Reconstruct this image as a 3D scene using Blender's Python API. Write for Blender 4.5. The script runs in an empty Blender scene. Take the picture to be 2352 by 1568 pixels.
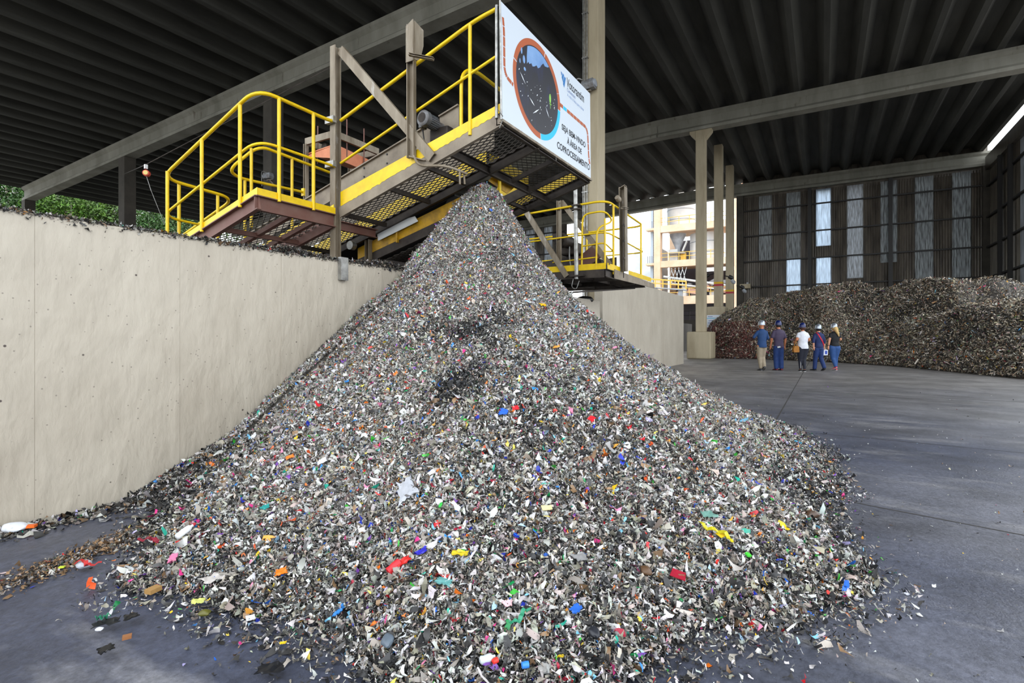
import bpy, bmesh, math, random
import numpy as np
from mathutils import Vector, Matrix

random.seed(7)
RNG = np.random.default_rng(11)
SC = bpy.context.scene
COL = SC.collection

# ------------------------------------------------------------------ camera, sky, exposure
YAW = math.atan(714.0 / 1212.0)
cam_data = bpy.data.cameras.new('camera')
cam = bpy.data.objects.new('camera', cam_data)
COL.objects.link(cam)
cam.location = (0, 0, 1.25)
cam.rotation_euler = (math.radians(90), 0, YAW - math.radians(90))
cam_data.sensor_width = 36.0
cam_data.lens = 1212.0 * 36.0 / 2352.0
cam_data.shift_y = -14.0 / 2352.0
cam_data.clip_start = 0.05
cam_data.clip_end = 600
SC.camera = cam

world = bpy.data.worlds.new('sky')
SC.world = world
world.use_nodes = True
wn = world.node_tree
bg = wn.nodes['Background']
bg.inputs['Color'].default_value = (0.90, 0.95, 1.0, 1)
bg.inputs['Strength'].default_value = 2.6
SC.view_settings.view_transform = 'Standard'
SC.view_settings.look = 'None'
SC.view_settings.gamma = 1.0
SC.view_settings.exposure = 0.35
SC.view_settings.use_curve_mapping = False
SC.cycles.max_bounces = 6
SC.cycles.diffuse_bounces = 4
SC.cycles.glossy_bounces = 3
SC.cycles.transmission_bounces = 3
SC.cycles.transparent_max_bounces = 4
SC.cycles.caustics_reflective = False
SC.cycles.caustics_refractive = False


# ------------------------------------------------------------------ materials
def lin(hexs):
    hexs = hexs.lstrip('#')
    o = []
    for i in (0, 2, 4):
        c = int(hexs[i:i + 2], 16) / 255
        o.append(c / 12.92 if c <= 0.04045 else ((c + 0.055) / 1.055) ** 2.4)
    return tuple(o)


def M(name, col, rough=0.6, metal=0.0, col2=None, scale=4.0, lo=0.35, hi=0.65, stretch=(1, 1, 1),
      bump=0.0, bscale=30.0, spec=0.5, col3=None, scale3=1.0, lo3=.5, hi3=.7, bstretch=(1, 1, 1)):
    """Procedural paint / concrete / steel: base colour mottled by noise, optional bump."""
    m = bpy.data.materials.new(name)
    m.use_nodes = True
    nt = m.node_tree
    b = nt.nodes['Principled BSDF']
    if isinstance(col, str): col = lin(col)
    b.inputs['Base Color'].default_value = (*col, 1)
    b.inputs['Roughness'].default_value = rough
    b.inputs['Metallic'].default_value = metal
    b.inputs['Specular IOR Level'].default_value = spec
    tc = nt.nodes.new('ShaderNodeTexCoord')

    def noise(sc, st, detail=6):
        mp = nt.nodes.new('ShaderNodeMapping')
        mp.inputs['Scale'].default_value = st
        nt.links.new(tc.outputs['Object'], mp.inputs['Vector'])
        n = nt.nodes.new('ShaderNodeTexNoise')
        n.inputs['Scale'].default_value = sc
        n.inputs['Detail'].default_value = detail
        n.inputs['Roughness'].default_value = 0.62
        nt.links.new(mp.outputs[0], n.inputs['Vector'])
        return n

    def mixin(prev, colour, sc, l, h, st):
        n = noise(sc, st)
        mr = nt.nodes.new('ShaderNodeMapRange')
        mr.inputs['From Min'].default_value = l
        mr.inputs['From Max'].default_value = h
        nt.links.new(n.outputs['Fac'], mr.inputs['Value'])
        mx = nt.nodes.new('ShaderNodeMix')
        mx.data_type = 'RGBA'
        if isinstance(colour, str): colour = lin(colour)
        if prev is None:
            mx.inputs['A'].default_value = (*col, 1)
        else:
            nt.links.new(prev, mx.inputs['A'])
        mx.inputs['B'].default_value = (*colour, 1)
        nt.links.new(mr.outputs[0], mx.inputs['Factor'])
        return mx.outputs['Result']
    out = None
    if col2 is not None: out = mixin(None, col2, scale, lo, hi, stretch)
    if col3 is not None: out = mixin(out, col3, scale3, lo3, hi3, stretch)
    if out is not None: nt.links.new(out, b.inputs['Base Color'])
    if bump:
        n = noise(bscale, bstretch)
        bp = nt.nodes.new('ShaderNodeBump')
        bp.inputs['Strength'].default_value = bump
        bp.inputs['Distance'].default_value = 0.02
        nt.links.new(n.outputs['Fac'], bp.inputs['Height'])
        nt.links.new(bp.outputs[0], b.inputs['Normal'])
    return m


def attr_mat(name, rough=0.5, attr='scrap_colour', trans=0.0):
    m = bpy.data.materials.new(name)
    m.use_nodes = True
    nt = m.node_tree
    b = nt.nodes['Principled BSDF']
    a = nt.nodes.new('ShaderNodeAttribute')
    a.attribute_name = attr
    nt.links.new(a.outputs['Color'], b.inputs['Base Color'])
    b.inputs['Roughness'].default_value = rough
    return m


def sheet_mat(name, col, t=0.5, dirt=0.5, dscale=2.0, dcol=(.03, .025, .02)):
    """translucent fibreglass sheet that lets sky light through; streaky grime."""
    m = bpy.data.materials.new(name)
    m.use_nodes = True
    nt = m.node_tree
    out = nt.nodes['Material Output']
    b = nt.nodes['Principled BSDF']
    b.inputs['Roughness'].default_value = 0.5
    tr = nt.nodes.new('ShaderNodeBsdfTranslucent')
    mix = nt.nodes.new('ShaderNodeMixShader')
    mix.inputs[0].default_value = t
    tc = nt.nodes.new('ShaderNodeTexCoord')
    mp = nt.nodes.new('ShaderNodeMapping')
    mp.inputs['Scale'].default_value = (6, 6, .6)
    nt.links.new(tc.outputs['Object'], mp.inputs['Vector'])
    n = nt.nodes.new('ShaderNodeTexNoise')
    n.inputs['Scale'].default_value = dscale
    n.inputs['Detail'].default_value = 8
    nt.links.new(mp.outputs[0], n.inputs['Vector'])
    mr = nt.nodes.new('ShaderNodeMapRange')
    mr.inputs['From Min'].default_value = .38
    mr.inputs['From Max'].default_value = .7
    mr.inputs['To Max'].default_value = dirt
    nt.links.new(n.outputs['Fac'], mr.inputs['Value'])
    mx = nt.nodes.new('ShaderNodeMix')
    mx.data_type = 'RGBA'
    mx.inputs['A'].default_value = (*col, 1)
    mx.inputs['B'].default_value = (*dcol, 1)
    nt.links.new(mr.outputs[0], mx.inputs['Factor'])
    nt.links.new(mx.outputs['Result'], b.inputs['Base Color'])
    nt.links.new(mx.outputs['Result'], tr.inputs['Color'])
    nt.links.new(b.outputs[0], mix.inputs[1])
    nt.links.new(tr.outputs[0], mix.inputs[2])
    nt.links.new(mix.outputs[0], out.inputs['Surface'])
    return m


def floor_mat():
    """dark traffic-polished slab: bluish grey, dusty pale scuffs, grain"""
    m = M('floor concrete', (.056, .064, .098), .5, col2=(.115, .118, .140), scale=.33, lo=.42, hi=.66,
          col3=(.30, .295, .30), scale3=2.3, lo3=.53, hi3=.84, stretch=(1.0, .30, 1), bump=.3, bscale=60)
    nt = m.node_tree
    b = nt.nodes['Principled BSDF']
    src = b.inputs['Base Color'].links[0].from_socket
    tc = nt.nodes.new('ShaderNodeTexCoord')

    def noise(sc, det=6, rough=.7):
        n = nt.nodes.new('ShaderNodeTexNoise')
        n.inputs['Scale'].default_value = sc
        n.inputs['Detail'].default_value = det
        n.inputs['Roughness'].default_value = rough
        nt.links.new(tc.outputs['Object'], n.inputs['Vector'])
        return n

    def ramp(n, a, b_, c, d):
        mr = nt.nodes.new('ShaderNodeMapRange')
        for k, v in zip(('From Min', 'From Max', 'To Min', 'To Max'), (a, b_, c, d)): mr.inputs[k].default_value = v
        nt.links.new(n.outputs['Fac'], mr.inputs['Value'])
        return mr
    g = ramp(noise(26, 5), .3, .7, .62, 1.38)
    mul = nt.nodes.new('ShaderNodeVectorMath')
    mul.operation = 'SCALE'
    nt.links.new(src, mul.inputs[0])
    nt.links.new(g.outputs[0], mul.inputs['Scale'])
    g2 = ramp(noise(1.1, 8), .35, .65, .6, 1.3)
    mul2 = nt.nodes.new('ShaderNodeVectorMath')
    mul2.operation = 'SCALE'
    nt.links.new(mul.outputs[0], mul2.inputs[0])
    nt.links.new(g2.outputs[0], mul2.inputs['Scale'])
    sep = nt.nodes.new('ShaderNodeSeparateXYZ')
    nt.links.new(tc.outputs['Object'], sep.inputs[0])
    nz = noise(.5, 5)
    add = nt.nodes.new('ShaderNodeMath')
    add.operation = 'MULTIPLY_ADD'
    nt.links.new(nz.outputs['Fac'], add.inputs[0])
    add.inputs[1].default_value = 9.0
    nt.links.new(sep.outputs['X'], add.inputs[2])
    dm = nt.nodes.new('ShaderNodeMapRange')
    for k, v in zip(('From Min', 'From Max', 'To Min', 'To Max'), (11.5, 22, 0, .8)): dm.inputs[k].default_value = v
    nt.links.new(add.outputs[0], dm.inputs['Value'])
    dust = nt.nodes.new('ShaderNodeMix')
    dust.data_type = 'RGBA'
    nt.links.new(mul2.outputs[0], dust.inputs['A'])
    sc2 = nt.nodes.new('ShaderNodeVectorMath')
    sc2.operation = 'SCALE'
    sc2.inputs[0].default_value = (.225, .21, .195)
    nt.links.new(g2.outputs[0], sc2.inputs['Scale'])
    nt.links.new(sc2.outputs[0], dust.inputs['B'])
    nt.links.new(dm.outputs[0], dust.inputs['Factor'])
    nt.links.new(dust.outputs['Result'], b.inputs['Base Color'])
    r = ramp(noise(.6, 6), .35, .65, .36, .62)
    nt.links.new(r.outputs[0], b.inputs['Roughness'])
    return m


def wall_mat():
    """painted cast concrete: vertical trowel marks, small dark pits."""
    m = M('painted cast concrete', lin('#bfb6a6'), .62, col2=lin('#aea494'), scale=1.3, lo=.35, hi=.7, stretch=(1, 1, .6))
    nt = m.node_tree
    b = nt.nodes['Principled BSDF']
    base_link = b.inputs['Base Color'].links[0].from_socket
    tc = nt.nodes.new('ShaderNodeTexCoord')
    vo = nt.nodes.new('ShaderNodeTexVoronoi')
    vo.inputs['Scale'].default_value = 5.5
    vo.inputs['Randomness'].default_value = 1
    nt.links.new(tc.outputs['Object'], vo.inputs['Vector'])
    mr = nt.nodes.new('ShaderNodeMapRange')
    mr.inputs['From Min'].default_value = .035
    mr.inputs['From Max'].default_value = .055
    mr.inputs['To Min'].default_value = 1
    mr.inputs['To Max'].default_value = 0
    nt.links.new(vo.outputs['Distance'], mr.inputs['Value'])
    mx = nt.nodes.new('ShaderNodeMix')
    mx.data_type = 'RGBA'
    nt.links.new(base_link, mx.inputs['A'])
    mx.inputs['B'].default_value = (.08, .06, .05, 1)
    nt.links.new(mr.outputs[0], mx.inputs['Factor'])
    nt.links.new(mx.outputs['Result'], b.inputs['Base Color'])
    v2 = nt.nodes.new('ShaderNodeTexVoronoi')
    v2.inputs['Scale'].default_value = 17
    nt.links.new(tc.outputs['Object'], v2.inputs['Vector'])
    m2 = nt.nodes.new('ShaderNodeMapRange')
    for k, v in zip(('From Min', 'From Max', 'To Min', 'To Max'), (.07, .11, .75, 0)): m2.inputs[k].default_value = v
    nt.links.new(v2.outputs['Distance'], m2.inputs['Value'])
    mx2 = nt.nodes.new('ShaderNodeMix')
    mx2.data_type = 'RGBA'
    nt.links.new(mx.outputs['Result'], mx2.inputs['A'])
    mx2.inputs['B'].default_value = (.20, .17, .14, 1)
    nt.links.new(m2.outputs[0], mx2.inputs['Factor'])
    nt.links.new(mx2.outputs['Result'], b.inputs['Base Color'])
    mp = nt.nodes.new('ShaderNodeMapping')
    mp.inputs['Scale'].default_value = (1.0, 1.0, .42)
    nt.links.new(tc.outputs['Object'], mp.inputs['Vector'])
    n1 = nt.nodes.new('ShaderNodeTexNoise')
    n1.inputs['Scale'].default_value = 7
    n1.inputs['Detail'].default_value = 7
    n1.inputs['Distortion'].default_value = .15
    nt.links.new(mp.outputs[0], n1.inputs['Vector'])
    bp = nt.nodes.new('ShaderNodeBump')
    bp.inputs['Strength'].default_value = .7
    bp.inputs['Distance'].default_value = .04
    nt.links.new(n1.outputs['Fac'], bp.inputs['Height'])
    nt.links.new(bp.outputs[0], b.inputs['Normal'])
    return m


MAT = {}
MAT['wall'] = wall_mat()
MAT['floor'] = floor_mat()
MAT['joint'] = M('joint filler', (.035, .032, .03), .8)
MAT['dock'] = M('dock slab', (.16, .15, .14), .8, col2=(.08, .07, .06), scale=1)
MAT['ground'] = M('yard ground', (.36, .34, .31), .85, col2=(.28, .26, .23), scale=.2)
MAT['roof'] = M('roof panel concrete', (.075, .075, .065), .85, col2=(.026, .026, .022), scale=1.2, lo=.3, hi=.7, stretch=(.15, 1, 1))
MAT['beam'] = M('beam concrete', (.34, .33, .28), .8, col2=(.19, .185, .15), scale=.9, lo=.3, hi=.7, stretch=(1, 1, .25),
                col3=(.10, .075, .05), scale3=2.6, lo3=.63, hi3=.75)
MAT['column'] = M('column paint', lin('#b8ab90'), .7, col2=lin('#94876c'), scale=1.2, lo=.4, hi=.7, stretch=(1, 1, .2),
                  col3=lin('#6b5540'), scale3=3.2, lo3=.68, hi3=.8)
MAT['yellow'] = M('yellow paint', lin('#edc800'), .42, col2=lin('#d8b010'), scale=7, lo=.45, hi=.75, col3=(.12, .08, .03), scale3=16, lo3=.70, hi3=.76)
MAT['old_yellow'] = M('worn yellow paint', lin('#c99a12'), .5, col2=lin('#8a6a28'), scale=6, lo=.4, hi=.7, col3=(.06, .05, .04), scale3=3, lo3=.6, hi3=.72)
MAT['brown_steel'] = M('primer brown steel', lin('#76594f'), .6, col2=lin('#6a4238'), scale=3, lo=.35, hi=.65)
MAT['grey_steel'] = M('weathered grey steel', lin('#978c7a'), .55, .15, col2=lin('#665844'), scale=5, lo=.35, hi=.68, stretch=(1, 1, .25),
                      col3=lin('#b9b4ae'), scale3=9, lo3=.62, hi3=.74)
MAT['dusty_steel'] = M('dusty plate steel', lin('#9a8e7c'), .7, .05, col2=lin('#73675a'), scale=3, lo=.35, hi=.7)
MAT['dark_steel'] = M('dark steel', lin('#4a423b'), .6, .3, col2=lin('#2e2723'), scale=4)
MAT['grating'] = M('dark grating steel', lin('#3a332c'), .65, .2)
MAT['galv'] = M('galvanised steel', lin('#b4b4b0'), .42, .7, col2=lin('#7e7c78'), scale=9)
MAT['shade_conc'] = M('shade-darkened concrete', (.075, .066, .052), .85, col2=(.04, .035, .028), scale=1)  # shade of the unlit far columns and yard walls put into the base colour
MAT['rubber'] = M('belt rubber', (.025, .024, .023), .75)
MAT['orange'] = M('orange rubber sheet', lin('#d98a63'), .6, col2=lin('#c2704c'), scale=3)
MAT['motor'] = M('motor grey paint', lin('#8a8e92'), .4, .1, col2=lin('#5a4c42'), scale=7, lo=.4, hi=.7)
MAT['black'] = M('black plastic', (.012, .012, .013), .45)
MAT['vinyl'] = M('white banner vinyl', lin('#d2dce6'), .45, bump=.25, bscale=3.5)
MAT['print_orange'] = M('print rust orange', lin('#b25628'), .5)
MAT['print_cyan'] = M('print cyan', lin('#10bfe6'), .5)
MAT['print_navy'] = M('print navy', lin('#0d0f1e'), .4, col2=lin('#1c2550'), scale=2.6, lo=.5, hi=.72, stretch=(1, 1, .5))
MAT['print_sky'] = M('print sky blue', lin('#86addb'), .5, col2=lin('#6590c8'), scale=2)
MAT['print_white'] = M('print white', lin('#e8eef4'), .5)
MAT['print_green'] = M('print leaf green', lin('#8fce52'), .5)
MAT['print_black'] = M('print black', lin('#22262e'), .5)
MAT['print_blue'] = M('print blue', lin('#1f74b8'), .5)
MAT['print_pale'] = M('print pale blue', lin('#9fb6dc'), .5)
MAT['print_grey'] = M('print grey blue', lin('#8294c0'), .5)
MAT['clad'] = M('grimy sheet cladding', (.15, .128, .10), .30, .2, col2=(.055, .046, .038), scale=1.2, lo=.36, hi=.66, stretch=(2.5, 2.5, .35))
MAT['girt'] = M('girt steel', (.02, .018, .016), .6)
MAT['sheet_bright'] = sheet_mat('clear fibreglass sheet', (.78, .88, .98), .75, .35)
MAT['sheet_white'] = sheet_mat('milky fibreglass sheet', (.62, .66, .70), .42, .75, 3.0, (.12, .11, .10))
MAT['sheet_dirty'] = sheet_mat('dirty fibreglass sheet', (.40, .43, .44), .34, .85, 2.4)
MAT['sheet_side'] = sheet_mat('grey fibreglass sheet', (.42, .44, .47), .26, .5, 1.4)
MAT['scrap'] = attr_mat('shredded scraps', .42)
MAT['base'] = M('packed fine waste', (.09, .083, .075), .9, col2=(.03, .028, .026), scale=14)
MAT['leaf'] = attr_mat('leaves', .5, 'leaf_colour')
MAT['bark'] = M('pale bark', lin('#d4cdbf'), .8, col2=lin('#938775'), scale=5, stretch=(1, 1, .3))
MAT['plant_conc'] = M('plant concrete', lin('#e6cbb0'), .8, col2=lin('#d6b494'), scale=.6)
MAT['plant_white'] = M('plant white cladding', lin('#dcdcd8'), .6, col2=lin('#c2c6c8'), scale=.5)
MAT['plant_grey'] = M('plant grey steel', lin('#b4b8be'), .55, .1, col2=lin('#90949a'), scale=1)
MAT['plant_dark'] = M('plant recess', lin('#5c5c66'), .8)
MAT['plant_yellow'] = M('plant yellow', lin('#e2b64a'), .5)
MAT['plant_pink'] = M('plant pink render', lin('#e2b9a4'), .8)
MAT['plant_blue'] = M('plant pale blue', lin('#b7c6d4'), .6)
MAT['stripe_red'] = M('red stripe paint', lin('#b02a38'), .6)
MAT['stripe_yel'] = M('yellow stripe paint', lin('#dcb010'), .6)
MAT['skin'] = M('skin', lin('#cc8560'), .55, col2=lin('#bd7650'), scale=6)
MAT['skin_pale'] = M('pale skin', lin('#dda283'), .55, col2=lin('#cf9271'), scale=6)


# ------------------------------------------------------------------ mesh helpers
def V3(p): return Vector(p)


class MB:
    def __init__(s):
        s.v = []; s.f = []

    def add(s, verts, faces):
        o = len(s.v)
        s.v += [tuple(p) for p in verts]
        s.f += [tuple(i + o for i in f) for f in faces]
        return s

    def box(s, lo, hi):
        x0, y0, z0 = lo; x1, y1, z1 = hi
        return s.add([(x0, y0, z0), (x1, y0, z0), (x1, y1, z0), (x0, y1, z0), (x0, y0, z1), (x1, y0, z1), (x1, y1, z1), (x0, y1, z1)],
                     [(0, 3, 2, 1), (4, 5, 6, 7), (0, 1, 5, 4), (1, 2, 6, 5), (2, 3, 7, 6), (3, 0, 4, 7)])

    def cbox(s, c, size, rot=None):
        hx, hy, hz = [q / 2 for q in size]
        pts = [Vector((x, y, z)) for z in (-hz, hz) for x, y in ((-hx, -hy), (hx, -hy), (hx, hy), (-hx, hy))]
        if rot is not None: pts = [rot @ p for p in pts]
        c = Vector(c)
        return s.add([c + p for p in pts], [(0, 3, 2, 1), (4, 5, 6, 7), (0, 1, 5, 4), (1, 2, 6, 5), (2, 3, 7, 6), (3, 0, 4, 7)])

    def frame(s, p0, p1, up):
        d = (V3(p1) - V3(p0)).normalized()
        up = V3(up)
        x = d.cross(up)
        if x.length < 1e-6: x = d.cross(Vector((1, 0, 0)))
        x.normalize()
        return d, x, x.cross(d).normalized()

    def prof(s, p0, p1, poly, up=(0, 0, 1)):
        """extrude 2-D polygon (x sideways, y along up) from p0 to p1"""
        d, x, y = s.frame(p0, p1, up)
        n = len(poly)
        a = [V3(p0) + x * q[0] + y * q[1] for q in poly]
        b = [V3(p1) + x * q[0] + y * q[1] for q in poly]
        return s.add(a + b, [tuple(range(n)), tuple(range(2 * n - 1, n - 1, -1))] + [(i, i + n, (i + 1) % n + n, (i + 1) % n) for i in range(n)])

    def bar(s, p0, p1, w, h, up=(0, 0, 1)):
        return s.prof(p0, p1, [(-w / 2, -h / 2), (w / 2, -h / 2), (w / 2, h / 2), (-w / 2, h / 2)], up)

    def channel(s, p0, p1, w, h, t, up=(0, 0, 1), flip=False):
        f = -1 if flip else 1
        P = [(-w / 2, -h / 2), (w / 2, -h / 2), (w / 2, -h / 2 + t), (-w / 2 + t, -h / 2 + t), (-w / 2 + t, h / 2 - t), (w / 2, h / 2 - t), (w / 2, h / 2), (-w / 2, h / 2)]
        P = [(a * f, b) for a, b in P]
        if flip: P = P[::-1]
        return s.prof(p0, p1, P, up)

    def ibeam(s, p0, p1, w, h, t, up=(0, 0, 1)):
        a, b, c = w / 2, h / 2, t / 2
        return s.prof(p0, p1, [(-a, -b), (a, -b), (a, -b + t), (c, -b + t), (c, b - t), (a, b - t), (a, b), (-a, b), (-a, b - t), (-c, b - t), (-c, -b + t), (-a, -b + t)], up)

    def tube(s, pts, r, n=10, caps=True):
        pts = [V3(p) for p in pts]
        k = len(pts)
        rs = r if isinstance(r, (list, tuple)) else [r] * k
        up = Vector((0, 0, 1))
        rings = []
        prev = None
        for i, p in enumerate(pts):
            d = (pts[min(i + 1, k - 1)] - pts[max(i - 1, 0)]).normalized()
            if prev is None:
                x = d.cross(up)
                if x.length < 1e-4: x = d.cross(Vector((0, 1, 0)))
            else:
                x = prev - d * prev.dot(d)
            x.normalize(); prev = x
            y = d.cross(x)
            rings.append([p + (x * math.cos(2 * math.pi * j / n) + y * math.sin(2 * math.pi * j / n)) * rs[i] for j in range(n)])
        vs = [q for rr in rings for q in rr]
        fs = [(i * n + j, i * n + (j + 1) % n, (i + 1) * n + (j + 1) % n, (i + 1) * n + j) for i in range(k - 1) for j in range(n)]
        if caps:
            fs += [tuple(range(n - 1, -1, -1)), tuple((k - 1) * n + j for j in range(n))]
        return s.add(vs, fs)

    def lathe(s, p0, p1, profile, n=24):
        """profile: list of (t along p0->p1 in metres, radius)"""
        d = (V3(p1) - V3(p0)).normalized()
        return s.tube([V3(p0) + d * (t + 1e-5 * i) for i, (t, r) in enumerate(profile)], [max(r, 1e-4) for t, r in profile], n)

    def loft(s, rings):
        n = len(rings[0]); k = len(rings)
        vs = [p for r in rings for p in r]
        fs = [(i * n + j, i * n + (j + 1) % n, (i + 1) * n + (j + 1) % n, (i + 1) * n + j) for i in range(k - 1) for j in range(n)]
        fs += [tuple(range(n - 1, -1, -1)), tuple((k - 1) * n + j for j in range(n))]
        return s.add(vs, fs)

    def plate(s, poly3, thick):
        """closed slab from a planar 3-D polygon, thickness vector"""
        n = len(poly3)
        t = V3(thick)
        a = [V3(p) for p in poly3]
        return s.add(a + [p + t for p in a], [tuple(range(n - 1, -1, -1)), tuple(range(n, 2 * n))] + [(i, (i + 1) % n, (i + 1) % n + n, i + n) for i in range(n)])

    def build(s, name, mat, parent=None, smooth=False, bevel=0.0, origin=None):
        me = bpy.data.meshes.new(name)
        vs = [Vector(p) for p in s.v]
        if parent is not None:
            o = root_loc(parent)
        elif origin is not None:
            o = Vector(origin)
        else:
            xs = [p.x for p in vs]; ys = [p.y for p in vs]; zs = [p.z for p in vs]
            o = Vector(((min(xs) + max(xs)) / 2, (min(ys) + max(ys)) / 2, min(zs)))
        me.from_pydata([p - o for p in vs], [], s.f)
        if mat is not None: me.materials.append(mat)
        bm = bmesh.new(); bm.from_mesh(me)
        bmesh.ops.recalc_face_normals(bm, faces=bm.faces)
        bm.to_mesh(me); bm.free()
        if smooth:
            me.polygons.foreach_set('use_smooth', [True] * len(me.polygons))
            try: me.set_sharp_from_angle(angle=math.radians(42))
            except Exception: pass
        ob = bpy.data.objects.new(name, me)
        COL.objects.link(ob)
        if parent is not None: ob.parent = parent
        else: ob.location = o
        if bevel:
            md = ob.modifiers.new('bevel', 'BEVEL'); md.width = bevel; md.segments = 2; md.limit_method = 'ANGLE'
        return ob


def root_loc(o):
    while o.parent is not None: o = o.parent
    return o.location.copy()


def tag(o, label, cat=None, group=None, kind=None):
    if label: o['label'] = label
    if cat: o['category'] = cat
    if group: o['group'] = group
    if kind: o['kind'] = kind
    return o


def thing(name, label, cat, loc, group=None):
    o = bpy.data.objects.new(name, None)
    o.empty_display_size = .2
    COL.objects.link(o)
    o.location = loc
    return tag(o, label, cat, group)


def struct(o):
    o['kind'] = 'structure'
    return o


def rnd(pts, r=.12, n=5):
    """polyline with rounded corners"""
    P = [V3(p) for p in pts]
    out = [P[0]]
    for i in range(1, len(P) - 1):
        a, b, c = P[i - 1], P[i], P[i + 1]
        ra = min(r, (a - b).length * .48); rc = min(r, (c - b).length * .48)
        p0 = b + (a - b).normalized() * ra; p1 = b + (c - b).normalized() * rc
        for k in range(n + 1):
            t = k / n
            out.append(p0 * (1 - t) ** 2 + b * 2 * t * (1 - t) + p1 * t * t)
    out.append(P[-1])
    return out


def np_mesh(name, verts, quads, mat, cols=None, attr='scrap_colour', parent=None, origin=(0, 0, 0)):
    """big mesh straight from numpy arrays; quads (n,4); cols (n,3) per face"""
    me = bpy.data.meshes.new(name)
    o = np.array(origin, dtype=np.float32)
    verts = np.ascontiguousarray(verts - o, dtype=np.float32)
    nf = len(quads)
    me.vertices.add(len(verts))
    me.vertices.foreach_set('co', verts.ravel())
    me.loops.add(nf * 4)
    me.polygons.add(nf)
    me.polygons.foreach_set('loop_start', np.arange(0, nf * 4, 4, dtype=np.int32))
    me.loops.foreach_set('vertex_index', np.ascontiguousarray(quads, dtype=np.int32).ravel())
    if cols is not None:
        a = me.attributes.new(attr, 'FLOAT_COLOR', 'FACE')
        c4 = np.ones((nf, 4), dtype=np.float32)
        c4[:, :3] = cols
        a.data.foreach_set('color', c4.ravel())
    me.update(calc_edges=True)
    me.materials.append(mat)
    ob = bpy.data.objects.new(name, me)
    COL.objects.link(ob)
    if parent is not None: ob.parent = parent
    else: ob.location = origin
    return ob


# ------------------------------------------------------------------ the hall: floor, walls, roof
def zroof(y):           # underside of the roof ribs
    return 13.25 if y < 8 else 13.25 - (y - 8) * (1.6 / 39.0)


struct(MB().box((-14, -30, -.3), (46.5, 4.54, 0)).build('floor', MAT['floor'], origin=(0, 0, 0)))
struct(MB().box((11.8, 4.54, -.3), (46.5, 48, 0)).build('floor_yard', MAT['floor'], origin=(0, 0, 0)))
struct(MB().box((-14, 4.84, -.3), (11.5, 50, 1.9)).build('floor_dock', MAT['dock'], origin=(0, 0, 0)))
struct(MB().box((-160, -160, -.6), (220, 200, -.302)).build('ground', MAT['ground'], origin=(0, 0, 0)))
jn = MB()
for (a, b, w) in (((6.5, .6), (29, .55), .02), ((7.8, .3), (6.9, -9), .02), ((4.7, -.2), (2.4, -9), .02), ((13.6, .4), (13.0, -9), .03)):
    A = Vector((*a, .0012)); B = Vector((*b, .0012)); d = (B - A).normalized(); n = Vector((-d.y, d.x, 0)) * w / 2
    jn.add([A - n, B - n, B + n, A + n], [(0, 1, 2, 3)])
struct(jn.build('trim_floor', MAT['joint'], origin=(0, 0, 0)))

# near retaining wall, cast in bays
w = MB()
bays = [-9, -5.2, -1.4, .48, 1.42, 2.344, 3.284, 4.233, 5.2, 6.2, 8.0, 9.9, 11.8]
for i in range(len(bays) - 1):
    o = RNG.uniform(-.002, .002)
    w.box((bays[i] + .0002, 4.54 + o, -.05), (bays[i + 1] - .0002, 4.86, 2.062))
struct(w.build('wall_left', MAT['wall'], bevel=.0025, origin=(0, 4.54, 0)))
w = MB().box((11.5, 4.86, -.05), (11.8, 12, 2.062))
struct(w.build('wall_dock', MAT['wall'], bevel=.012, origin=(11.8, 4.84, 0)))
w = MB()
bx = [14.0, 17.4, 20.7, 23.95]
for i in range(3): w.box((bx[i] + .001, 5.3, -.05), (bx[i + 1] - .001, 5.56 if i == 0 else 5.75, 2.97))
struct(w.build('wall_middle', MAT['wall'], bevel=.02, origin=(14, 5.3, 0)))
w = MB().box((29.0, 9.5, -.05), (46, 9.8, 2.2))
struct(w.build('wall_yard', MAT['shade_conc'], bevel=.02, origin=(14, 9.5, 0)))  # wall in shade, its darkness comes from the darkened colour

# roof of ribbed precast panels, ribs run along x
prof = []
y = -9.0; pitch = 1.25
while y < 48.3:
    prof += [(y, 0.0), (y + .22, 0.0), (y + .50, .42), (y + .97, .42)]
    y += pitch
prof.append((y, 0.0))
X0, X1 = -1.0, 46.6
vs = []; fs = []
for (yy, dz) in prof:
    for x in (X0, X1): vs.append((x, yy, zroof(yy) + dz))
for (yy, dz) in prof:
    for x in (X0, X1): vs.append((x, yy, zroof(yy) + dz + .12))
n = len(prof); T = 2 * n
for i in range(n - 1):
    fs.append((2 * i, 2 * i + 1, 2 * i + 3, 2 * i + 2)); fs.append((T + 2 * i, T + 2 * i + 2, T + 2 * i + 3, T + 2 * i + 1))
    fs.append((2 * i, 2 * i + 2, T + 2 * i + 2, T + 2 * i)); fs.append((2 * i + 1, T + 2 * i + 1, T + 2 * i + 3, 2 * i + 3))
fs.append((0, T, T + 1, 1)); fs.append((2 * n - 2, 2 * n - 1, T + 2 * n - 1, T + 2 * n - 2))
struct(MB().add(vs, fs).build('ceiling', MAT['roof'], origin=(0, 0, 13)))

BEAMS = {'near': (14.35, 14.95), 'mid': (29.55, 30.05), 'rear': (45.3, 45.8), 'entry': (-.9, -.4)}


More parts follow.
